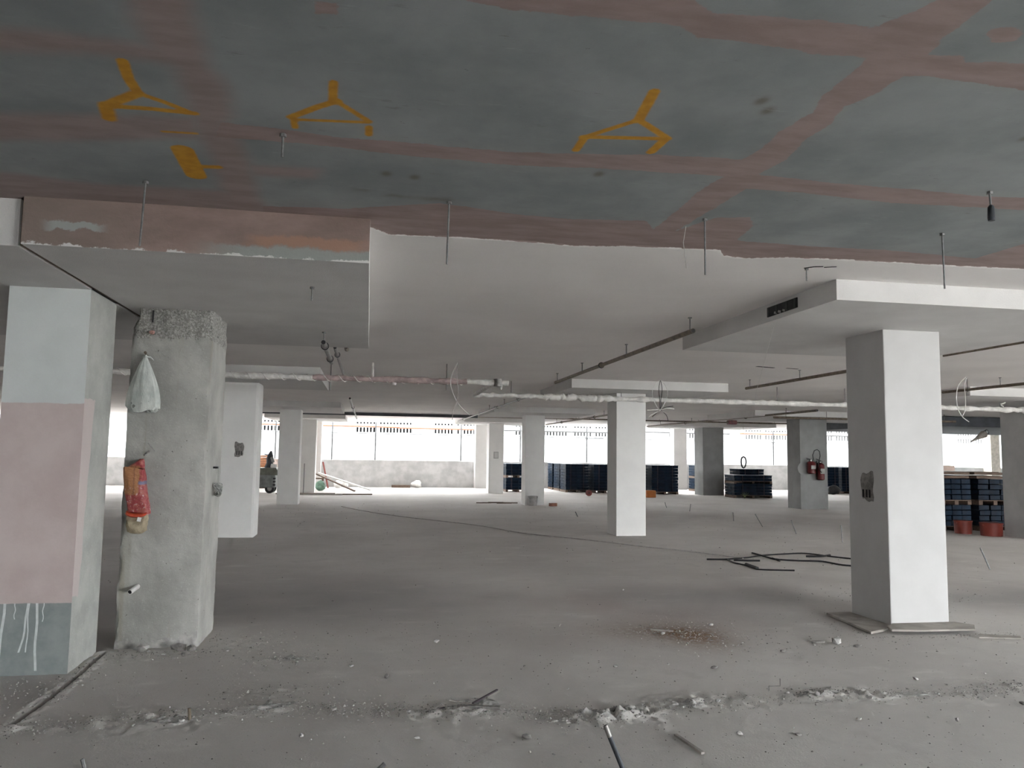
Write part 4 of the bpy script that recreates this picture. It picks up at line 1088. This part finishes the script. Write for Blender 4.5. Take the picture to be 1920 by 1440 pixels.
# ------------------------------------------------------------------ far side: machine, timber, litter
t = empty('towed_machine', (-3.85, 32.0, 0)); tag(t, 'olive grey wheeled site machine with a dark stack on top', 'machine')
MB().box(-.75, .38, -.45, .45, .22, .70, ch=.03).build('body', M['gen_grey'], t)
MB().add([(-.9, -.55, .70), (.46, -.55, .70), (.46, .55, .70), (-.9, .55, .70), (-.9, -.55, .97), (.40, -.55, .97), (.40, .55, .97), (-.9, .55, .97), (.52, -.5, .82), (.52, .5, .82)],
         [(3,2,1,0), (4,5,6,7), (0,1,8,5,4), (3,7,6,9,2), (0,4,7,3), (1,2,9,8), (8,9,6,5)]).build('hopper', M['gen'], t)
for k in range(3): MB().box(.30, .395, -.47, -.44, .30+.12*k, .36+.12*k).build('louvre', M['black'], t)
for y in (-.36, .36):
    wheel = MB().lathe([(.05, -.06), (.165, -.06), (.18, -.03), (.18, .03), (.165, .06), (.05, .06)], (.18, y, .18), 20, axis='y').build('wheel', M['black'], t, True)
    MB().lathe([(.02, -.07), (.085, -.065), (.085, .065), (.02, .07)], (.18, y, .18), 14, axis='y').build('hub', M['plate'], wheel, True)
MB().beam((-.7, 0, .30), (-1.5, 0, .28), .06, .06).build('drawbar', M['gen'], t)
MB().tube([(-1.3, 0, .28), (-1.3, 0, .0)], .03, 8).build('prop_stand', M['gen'], t)
m = MB().tube([(.05, 0, .95), (.10, 0, 1.15), (.06, .02, 1.32), (.12, 0, 1.45), (.14, 0, 1.62)], [.16, .13, .10, .11, .03], 9)
m.build('engine_stack', M['dark_sheet'], t, True)
MB().obox((-.02, -.05, 1.47), (.18, .05, .04), (0, .2, .4)).build('stack_flap', M['dark_sheet'], t)
MB().obox((.20, -.05, 1.28), (.12, .14, .22), (0, -.3, .2), ch=.03).build('air_filter', M['gen_grey'], t)
MB().obox((.28, -.2, 1.04), (.22, .2, .16), (0, .1, .2), ch=.04).build('cover_sheet', M['cable_white'], t)

t = empty('timber_stack', (-5.0, 36.4, 0)); tag(t, 'stack of orange and grey timber boards by the parapet', 'timber stack')
g = random.Random(8)
for k in range(16):
    mt = 'orange_wood' if k >= 9 else ('ply' if k % 2 else 'wood')
    MB().box(-1.1+g.uniform(-.05, .05), .72+g.uniform(-.05, .05), -.5, .5, .09*k, .09*k+.075).build('board', M[mt], t)

o = MB().tube([(-2.44, 31.95, .0), (-2.47, 32.46, 1.14)], .018, 8).build('steel_rod', M['rod']); tag(o, 'dark steel rod leaning on the far white column', 'rod')
o = MB().beam((-2.25, 35.2, .70), (-.50, 33.4, .03), .10, .05).build('plank', M['wood']); tag(o, 'dark plank sloping down from a trestle to the floor', 'plank')
o = MB().beam((-2.10, 35.5, .70), (.15, 34.3, .03), .12, .05).build('plank', M['cable_white']); tag(o, 'pale plank sloping down beside the dark one', 'plank')
t = empty('trestle', (-2.2, 35.5, 0)); tag(t, 'small timber trestle holding the ends of sloping planks', 'trestle')
MB().box(-.30, .35, -.35, .25, .44, .50, ch=.005).build('top_bar', M['wood'], t)
for a in (-.25, .30):
    for b in (-.3, .2): MB().beam((a, b, 0), (a, b*.6, .45), .06, .06).build('leg', M['wood'], t)
o = MB().beam((-1.72, 36.5, .01), (-2.02, 37.3, 1.15), .06, .05).build('red_post', M['red']); tag(o, 'thin red post leaning against the parapet pier', 'post')
def blob(name, c, r, mat, label, cat, seed, sz=(1, 1, 1), group=None, sub=2):
    bm = bmesh.new(); bmesh.ops.create_icosphere(bm, subdivisions=sub, radius=1)
    g = random.Random(seed); ph = [g.uniform(0, 6) for _ in range(6)]
    zs = []
    for v in bm.verts:
        n = 1 + .16*math.sin(3*v.co.x+ph[0]) + .14*math.sin(4*v.co.y+ph[1]) + .12*math.sin(5*v.co.z+ph[2]+2*v.co.x)
        v.co = Vector((v.co.x*r*sz[0]*n, v.co.y*r*sz[1]*n, v.co.z*r*sz[2]*n)); zs.append(v.co.z)
    z0 = min(zs)
    for v in bm.verts: v.co.z -= z0 + .04*r
    me = bpy.data.meshes.new(name); bm.to_mesh(me); bm.free()
    me.polygons.foreach_set('use_smooth', [sub > 1]*len(me.polygons))
    o = link_mesh(name, me, mat); o.location = c
    return tag(o, label, cat, group)
blob('sack', (-1.92, 33.9, 0), .26, M['green'], 'slumped green sack at the foot of the far white column', 'sack', 3, (1, .8, .75))
for k, (x, y, r) in enumerate(((-1.32, 37.5, .20), (-1.0, 37.2, .18), (-1.30, 36.5, .16))):
    blob('rubbish_bag', (x, y, 0), r, M['cable_white'], ('large', 'middling', 'small')[k] + ' white rubbish bag heaped by the red post', 'bag', 20+k, (1, 1, .85), 'rubbish bags by the red post')
blob('rubbish_bag', (2.25, 37.5, 0), .2, M['cable_white'], 'white bag lying alone at the parapet foot', 'bag', 31, (1.2, .8, .8))
o = MB().obox((1.55, 37.5, .06), (.85, .3, .12), (0, 0, .05), ch=.02).build('dark_board', M['wood']); tag(o, 'dark board lying at the parapet foot beside the white bag', 'board')
for x0, x1, y, lab in ((-3.4, -1.2, 31.3, 'long dark board lying across the foot of the far white column'), (-1.15, .2, 30.9, 'short dark board lying alone on the floor'), (-3.2, -.9, 30.6, 'grey board lying parallel to the long dark one')):
    o = MB().obox(((x0+x1)/2, y, .02), (x1-x0, .16, .04), (0, 0, .03)).build('board', M['ply' if 'grey' in lab else 'wood']); tag(o, lab, 'board')
t = empty('pail', (5.20, 24.80, 0)); tag(t, 'pale metal pail standing at the foot of a white column', 'pail')
MB().lathe([(.135, 0), (.15, .30), (.145, .30), (.13, .012), (0, .01)], (0, 0, 0), 20).build('pail_wall', M['plate'], t, True)
MB().lathe([(.154, .28), (.156, .30), (.148, .31)], (0, 0, 0), 20).build('rim', M['plate'], t, True)
MB().tube([(.15*math.cos(a), -.03-.10*math.sin(a), .29-.08*math.sin(a)) for a in np.linspace(0, math.pi, 9)], .006, 5).build('bail', M['rod'], t, True)
o = MB().obox((5.80, 24.55, .05), (.24, .12, .10), (0, 0, .3), ch=.008).build('brick', M['brick']); tag(o, 'red brick lying beside the pale pail', 'brick')
o = MB().obox((11.02, 30.0, .14), (.40, .30, .28), (0, 0, .05), ch=.03).build('plastic_crate', M['orange']); tag(o, 'orange plastic box on the floor before the blue stacks', 'box')
MB().box(-.21, .21, -.16, .16, .10, .135, ch=.01).build('lid', M['orange'], o)
t = empty('hose_reel', (8.77, 30.9, 0)); tag(t, 'small red cable reel on the floor before the blue stacks', 'reel')
MB().lathe([(.12, -.06), (.12, -.05), (.06, -.045), (.06, .045), (.12, .05), (.12, .06)], (0, 0, .12), 18, axis='y').build('drum', M['red'], t, True)
MB().lathe([(.03, -.064), (.03, .064)], (0, 0, .12), 10, axis='y').build('core', M['black'], t, True)
blob('dark_bundle', (21.0, 33.2, 0), .32, M['black'], 'dark bundle of sheeting at the foot of the pale-lit stack', 'bundle', 51, (1.1, .7, .6))
t = empty('strap_tuft', (14.85, 29.62, 0)); tag(t, 'tuft of olive strapping at the low dark pallet', 'strap')
for k in range(6):
    a = k*.5-1.2; MB().tube([(0, 0, 0), (.06*math.sin(a), -.02, .12), (.20*math.sin(a), -.04, .10+.16*math.cos(a))], .008, 5).build('strand', M['olive_leaf'], t, True)
g = random.Random(3)
for k in range(5):
    x, y = 3.8+.22*k, 26.1+g.uniform(-.25, .35); a = g.uniform(-.5, .5)
    o = MB().beam((x-.25, y-.1*a, .015), (x+.25, y+.1*a, .015), .03, .03).build('stick', M['wood']); tag(o, 'thin dark stick in the small scatter before the plated column', 'stick', 'sticks before the plated column')

# ------------------------------------------------------------------ floor: starter bars, cables, boards, stones
def bar(x, y, dx, z, r, label, dy=0, mat='rod', group=None):
    o = MB().tube([(x, y, -.02), (x+dx, y+dy, z)], r, 8).build('starter_bar', M[mat])
    return tag(o, label, 'bar', group)
for x, y, dx, z, lab in ((9.22, 19.0, -.02, .22, 'short upright starter bar in the long row on the open floor'), (9.17, 17.38, -.20, .30, 'strongly tilted starter bar in the long row on the open floor'),
                         (9.09, 15.77, -.12, .29, 'slightly tilted starter bar in the long row on the open floor'), (9.10, 14.12, -.02, .33, 'tall upright starter bar nearly touching the shaded column outline'),
                         (9.17, 10.48, -.16, .32, 'tilted starter bar standing alone before the red tubs'), (9.37, 23.99, -.06, .17, 'small tilted starter bar before the orange box'), (9.45, 22.37, .04, .22, 'small starter bar leaning towards the low dark pallets')):
    bar(x, y, dx, z, .010, lab, group='starter bars in the long row')
bar(5.5, 20.4, -.07, .13, .012, 'lone short bar sticking up beyond the column crossed by the pipe')
bar(-.99, 5.10, -.01, .075, .010, 'rusty pin standing in the mortar ridge near the concrete column', mat='dark_pipe')
bar(-1.35, 4.44, -.02, .045, .010, 'tiny dark pin standing in front of the banded column')
bar(.08, 4.22, .05, .025, .012, 'dark stub of rod lying almost flat in the dust')
t = empty('grey_pipe', (1.325, 4.0, 0)); tag(t, 'grey conduit pipe standing askew out of the bare floor', 'pipe')
child(MB().tube([(1.335, 3.98, -.02), (1.262, 4.03, .168)], .0125, 12), 'pipe_length', M['dark_sheet'], t, True)
child(MB().tube([(1.262, 4.03, .167), (1.242, 4.04, .222)], .0128, 12), 'bare_tip', M['galv'], t, True)
child(MB().tube([(1.2425, 4.04, .2205), (1.2415, 4.0404, .2232)], .009, 12), 'bore', M['black'], t)
o = MB().tube([(2.78, 5.22, .0), (2.78, 5.22, .03), (2.87, 5.23, .025), (2.87, 5.23, .075)], .004, 6).build('bent_wire', M['galv']); tag(o, 'bent wire staple standing up beside the mortar ridge', 'wire')

def floor_cable(pts, r, mat, label, cat='cable'):
    P = [(x, y, z if len(q) else r*.9) for (x, y, *q) in pts for z in (q[0] if q else 0,)]
    o = cable('floor_cable', P, r, mat, label).build('floor_cable', M[mat], None, True)
    return tag(o, label, cat)
floor_cable([(-.73, 24.14), (.05, 22.0), (.97, 20.19), (2.42, 17.93), (3.17, 16.09), (4.15, 14.74), (4.83, 13.65), (5.4, 12.9), (5.93, 11.9)], .010, 'cable_grey', 'long pale cable snaking away over the whole floor')
floor_cable([(5.28, 11.83), (5.58, 11.81), (6.02, 11.97), (6.38, 12.21), (6.9, 12.38), (7.32, 12.43), (7.54, 12.0), (7.80, 11.6)], .013, 'black', 'black cable arching along the back of the tangle')
floor_cable([(6.42, 12.56), (6.41, 12.14), (6.41, 11.75), (6.7, 11.55), (7.02, 11.46), (7.11, 11.03), (7.35, 10.9)], .014, 'black', 'black cable crossing through the middle of the tangle')
floor_cable([(5.62, 11.81), (5.54, 11.45), (5.57, 11.27), (5.60, 10.95), (5.58, 10.71), (6.05, 10.57)], .012, 'black', 'black cable with a kink at the front of the tangle')
floor_cable([(5.60, 11.15, .02), (5.57, 10.75, .02)], .028, 'black', 'thick black sleeve on the kinked cable', 'sleeve')
floor_cable([(5.66, 11.68), (5.85, 11.62), (6.05, 11.59)], .016, 'black', 'short thick black cable end in the tangle')
floor_cable([(6.43, 11.9), (6.37, 11.56)], .012, 'black', 'short black offcut crossing the tangle')
floor_cable([(7.10, 12.03), (7.35, 12.02), (7.60, 12.15)], .018, 'black', 'bunched black cable end beside the white column')

# loose boards at the foot of the near white column
def slab(name, pts, z0, z1, mat, label, cat):
    n = len(pts); m = MB()
    m.add([(x, y, z0) for x, y in pts] + [(x, y, z1) for x, y in pts], [tuple(range(n-1, -1, -1)), tuple(range(n, 2*n))] + [(i, (i+1) % n, n+(i+1) % n, n+i) for i in range(n)])
    o = m.build(name, M[mat]); return tag(o, label, cat)
slab('board', [(4.60, 6.72), (4.78, 6.80), (4.975, 6.95), (4.975, 7.62), (4.70, 7.60), (4.66, 7.2)], .004, .026, 'ply', 'dusty board lying along the shaded side of the near white column', 'board')
slab('board', [(4.80, 6.70), (5.1, 6.655), (5.62, 6.64), (5.75, 6.80), (5.66, 6.955), (4.99, 6.955), (4.86, 6.84)], .028, .045, 'ply', 'dusty board lying under the lit front of the near white column', 'board')
slab('board', [(5.5, 6.45), (5.85, 6.36), (5.92, 6.44), (5.6, 6.56)], .004, .018, 'ply', 'thin broken board lying apart from the column foot', 'board')
def chunk(x, y, r, label, seed, sz=(1, 1, .7), mat='clod', group=None):
    z = float(floor_height(np.array([[x]]), np.array([[y]]))[0, 0])
    return blob('mortar_chunk', (x, y, z), r, M[mat], label, 'chunk', seed, sz, group, 1)
chunk(4.07, 6.43, .045, 'pale broken stone standing before the near white column', 5, (1, .8, .9))
chunk(3.93, 6.50, .035, 'flat dark lump beside the pale broken stone', 6, (2.0, .6, .35), 'clod_dark')
chunk(4.18, 6.30, .03, 'small dark lump in front of the pale broken stone', 7, (1.6, .7, .4), 'clod_dark')
chunk(5.52, 6.93, .03, 'crumb of mortar on the board at the white column', 8)
g = random.Random(77)
def chunk_label(x, y):
    if y > 6.6 and x < -.7: return 'small mortar chunk at the foot of the bare concrete column', 'mortar chunks at the concrete column'
    if 1.2 < x < 1.75 and y < 5: return 'small mortar chunk beside the large crumbling lump', 'mortar chunks by the large lump'
    if 2.4 < x < 3.5 and y > 5.6: return 'small mortar chunk around the rust stain', 'mortar chunks by the rust stain'
    if 4.85 < y < 5.4: return 'small mortar chunk lying on the mortar ridge', 'mortar chunks on the ridge'
    if y < 4.85: return 'small mortar chunk on the bare floor between the ridge and the askew pipe', 'mortar chunks by the askew pipe'
    return 'small mortar chunk on the open floor beyond the ridge', 'mortar chunks beyond the ridge'
spots = [(-1.55, 6.72), (-1.70, 6.78), (-1.40, 6.70), (-1.1, 6.78), (-.9, 6.9), (-1.12, 5.16), (-1.05, 5.05), (-.6, 5.3), (-.2, 5.2), (1.32, 4.82), (1.46, 4.86), (1.58, 4.88), (1.66, 4.82), (2.1, 4.98), (2.3, 5.05), (2.65, 6.95),
         (2.9, 5.1), (3.05, 5.06), (3.4, 6.2), (3.0, 4.6), (3.6, 4.5), (2.2, 4.4), (.35, 4.6), (-.3, 4.7), (.9, 4.55), (2.6, 5.8), (1.9, 5.9), (1.2, 6.0), (3.3, 7.2), (4.0, 5.3), (.2, 5.9), (4.3, 4.7), (3.9, 4.95), (-.1, 6.2), (.6, 6.9), (2.5, 4.35)]
for k, (x, y) in enumerate(spots):
    lab, grp = chunk_label(x, y)
    chunk(x+g.uniform(-.04, .04), y+g.uniform(-.04, .04), g.uniform(.010, .022), lab, 100+k, (g.uniform(.8, 1.6), 1, g.uniform(.5, .8)), g.choice(('clod', 'clod', 'clod_dark')), grp)
chunk(-1.72, 6.83, .05, 'crushed pale can-like lump at the concrete column foot', 201, (1.3, .8, .6))
chunk(-1.45, 6.86, .05, 'brown lump of debris against the concrete column foot', 202, (1.3, .7, .8), 'clod_dark')
chunk(-1.35, 6.82, .04, 'second brown lump of debris at the concrete column corner', 203, (1.2, .8, .7), 'clod_dark')
def crumble(x, y, rx, ry, h, label, seed):
    n = 46; u = np.linspace(-1, 1, n); U, V = np.meshgrid(u, u)
    rr = np.sqrt(U**2+V**2) * (1 + .22*fbm(U, V, None, 2.2, 2, seed))
    prof = np.clip(1-rr**2, 0, 1)**.6
    Z = h*prof*(.55 + .45*fbm(U, V, None, 5, 3, seed+3) + .30*vnoise(U, V, None, 13, seed+5)) - .004
    X, Y = x+U*rx, y+V*ry
    me = grid_mesh('mortar_chunk', X, Y, Z + floor_height(X, Y), {})
    me.polygons.foreach_set('use_smooth', [True]*len(me.polygons))
    o = link_mesh('mortar_chunk', me, M['putty_grey']); return tag(o, label, 'chunk')
crumble(1.48, 4.85, .19, .10, .017, 'large crumbling mortar lump in the middle of the ridge', 204)
crumble(1.19, 4.79, .09, .045, .014, 'small crumbling mortar lump at the end of the ridge', 205)
crumble(3.05, 5.08, .16, .08, .014, 'flat cake of mortar on the ridge near the wire staple', 206)
crumble(2.08, 4.99, .15, .07, .013, 'flat cake of mortar on the ridge beyond the large lump', 208)
crumble(-1.08, 5.12, .14, .07, .016, 'crumbly mortar cake around the rusty pin', 209)
crumble(-.50, 5.30, .22, .09, .012, 'long crumbly mortar cake on the ridge before the concrete column', 210)
crumble(3.75, 5.02, .20, .07, .010, 'thin mortar cake at the column end of the ridge', 211)
crumble(.75, 5.22, .16, .10, .013, 'mortar cake under the twig heap', 212)
crumble(-.55, 6.50, .16, .09, .012, 'flat crumbly mortar patch on the floor beyond the ridge', 207)
def stick(p, q, w, label, mat='wood', h=None):
    o = MB().beam(p, q, w, h or w*.6).build('stick', M[mat]); return tag(o, label, 'stick')
stick((.60, 5.10, .02), (.86, 5.03, .022), .028, 'thick grey stick in the twig heap on the ridge', 'clod_dark')
stick((.70, 5.12, .028), (.90, 5.38, .03), .014, 'thin twig pointing away from the heap on the ridge', 'strap')
stick((.56, 5.20, .03), (.72, 5.11, .02), .012, 'short twig leaning over the thick grey stick', 'ply')
stick((.40, 5.04, .012), (.52, 5.10, .016), .012, 'dark twig lying off the end of the heap', 'strap')
stick((1.79, 4.46, .008), (1.83, 4.17, .008), .02, 'pale splinter of wood on the bare floor', 'ply')
stick((2.62, 7.12, .012), (2.80, 7.02, .012), .03, 'pale offcut of wood beside the rust stain', 'ply')
stick((5.9, 6.2, .01), (6.35, 6.2, .01), .025, 'pale lath lying beyond the broken board', 'ply')

# loose grit: far too much to count
def grit():
    pts = []
    def add(x, y, s): pts.append((x, y, s))
    for _ in range(4200):
        k = rng.integers(0, len(RIDGE)-1); (ax, ay), (bx, by) = RIDGE[k], RIDGE[k+1]; u = rng.random()
        add(ax+(bx-ax)*u + rng.normal(0, .04), ay+(by-ay)*u + rng.normal(0, .085), abs(rng.normal(0, .0026))+.0016)
    for cx, cy, rx, ry, n in ((-.57, 6.5, .22, .12, 260), (-.55, 5.6, .25, .14, 220), (-1.0, 7.05, .4, .2, 260), (-1.6, 6.75, .3, .1, 260), (2.95, 6.85, .22, .25, 420), (2.5, 7.1, .35, .2, 120),
                              (5.3, 6.6, .45, .05, 260), (4.6, 6.9, .12, .3, 60), (3.6, 6.4, .5, .25, 120), (6.3, 8.6, .6, .4, 420), (-1.98, 6.0, .06, .5, 260), (-2.35, 5.9, .3, .3, 200), (1.45, 4.84, .2, .08, 260), (6.0, 12.3, .8, .5, 150), (7.8, 11.5, .6, 1.2, 150)):
        for _ in range(n): add(cx + rng.normal(0, rx), cy + rng.normal(0, ry), abs(rng.normal(0, .003))+.0018)
    for _ in range(2600): add(rng.uniform(-2.0, 6.5), rng.uniform(3.6, 8.0), abs(rng.normal(0, .0022))+.0015)
    for _ in range(900): add(rng.uniform(-4, 11), rng.uniform(8, 26), abs(rng.normal(0, .004))+.003)
    P = np.array(pts)
    P = P[~((P[:, 0] > 4.96) & (P[:, 0] < 5.63) & (P[:, 1] > 6.94) & (P[:, 1] < 7.6))]
    P = P[~((P[:, 0] > -2.7) & (P[:, 0] < -1.28) & (P[:, 1] > 6.23) & (P[:, 1] < 7.75) & ((P[:, 0] < -2.04) | (P[:, 1] > 6.90)))]
    P = P[~((P[:, 0] > 4.9) & (P[:, 0] < 6.0) & (P[:, 1] > 24.3) & (P[:, 1] < 25.7))]
    P = P[~((P[:, 0] > 4.6) & (P[:, 0] < 5.76) & (P[:, 1] > 6.63) & (P[:, 1] < 7.62))]
    Z = floor_height(P[None, :, 0], P[None, :, 1])[0]
    n = len(P)
    o6 = np.array([(1,0,0), (0,1,0), (-1,0,0), (0,-1,0), (0,0,1), (0,0,-1)], float)
    jit = rng.uniform(.6, 1.5, (n, 6, 1)); ang = rng.uniform(0, 6.28, n)
    V = o6[None]*jit*P[:, 2][:, None, None]*np.array([1.2, .95, .8])
    c, s = np.cos(ang)[:, None], np.sin(ang)[:, None]
    X = V[..., 0]*c - V[..., 1]*s + P[:, 0:1]; Y = V[..., 0]*s + V[..., 1]*c + P[:, 1:2]; ZZ = V[..., 2] + Z[:, None] + P[:, 2:3]*.35
    co = np.stack([X, Y, ZZ], -1).reshape(-1, 3)
    f = np.array([(0,1,4), (1,2,4), (2,3,4), (3,0,4), (1,0,5), (2,1,5), (3,2,5), (0,3,5)])
    F = (np.arange(n)[:, None, None]*6 + f[None]).reshape(-1, 3)
    me = bpy.data.meshes.new('grit'); me.from_pydata(co.tolist(), [], F.tolist())
    me.materials.append(M['clod']); me.materials.append(M['clod_dark'])
    mi = np.repeat((rng.random(n) < .5).astype(np.int32), 8); me.polygons.foreach_set('material_index', mi)
    o = bpy.data.objects.new('grit', me); col.objects.link(o)
    tag(o, 'loose grit and mortar crumbs strewn over the concrete floor', 'grit', kind='stuff')
grit()
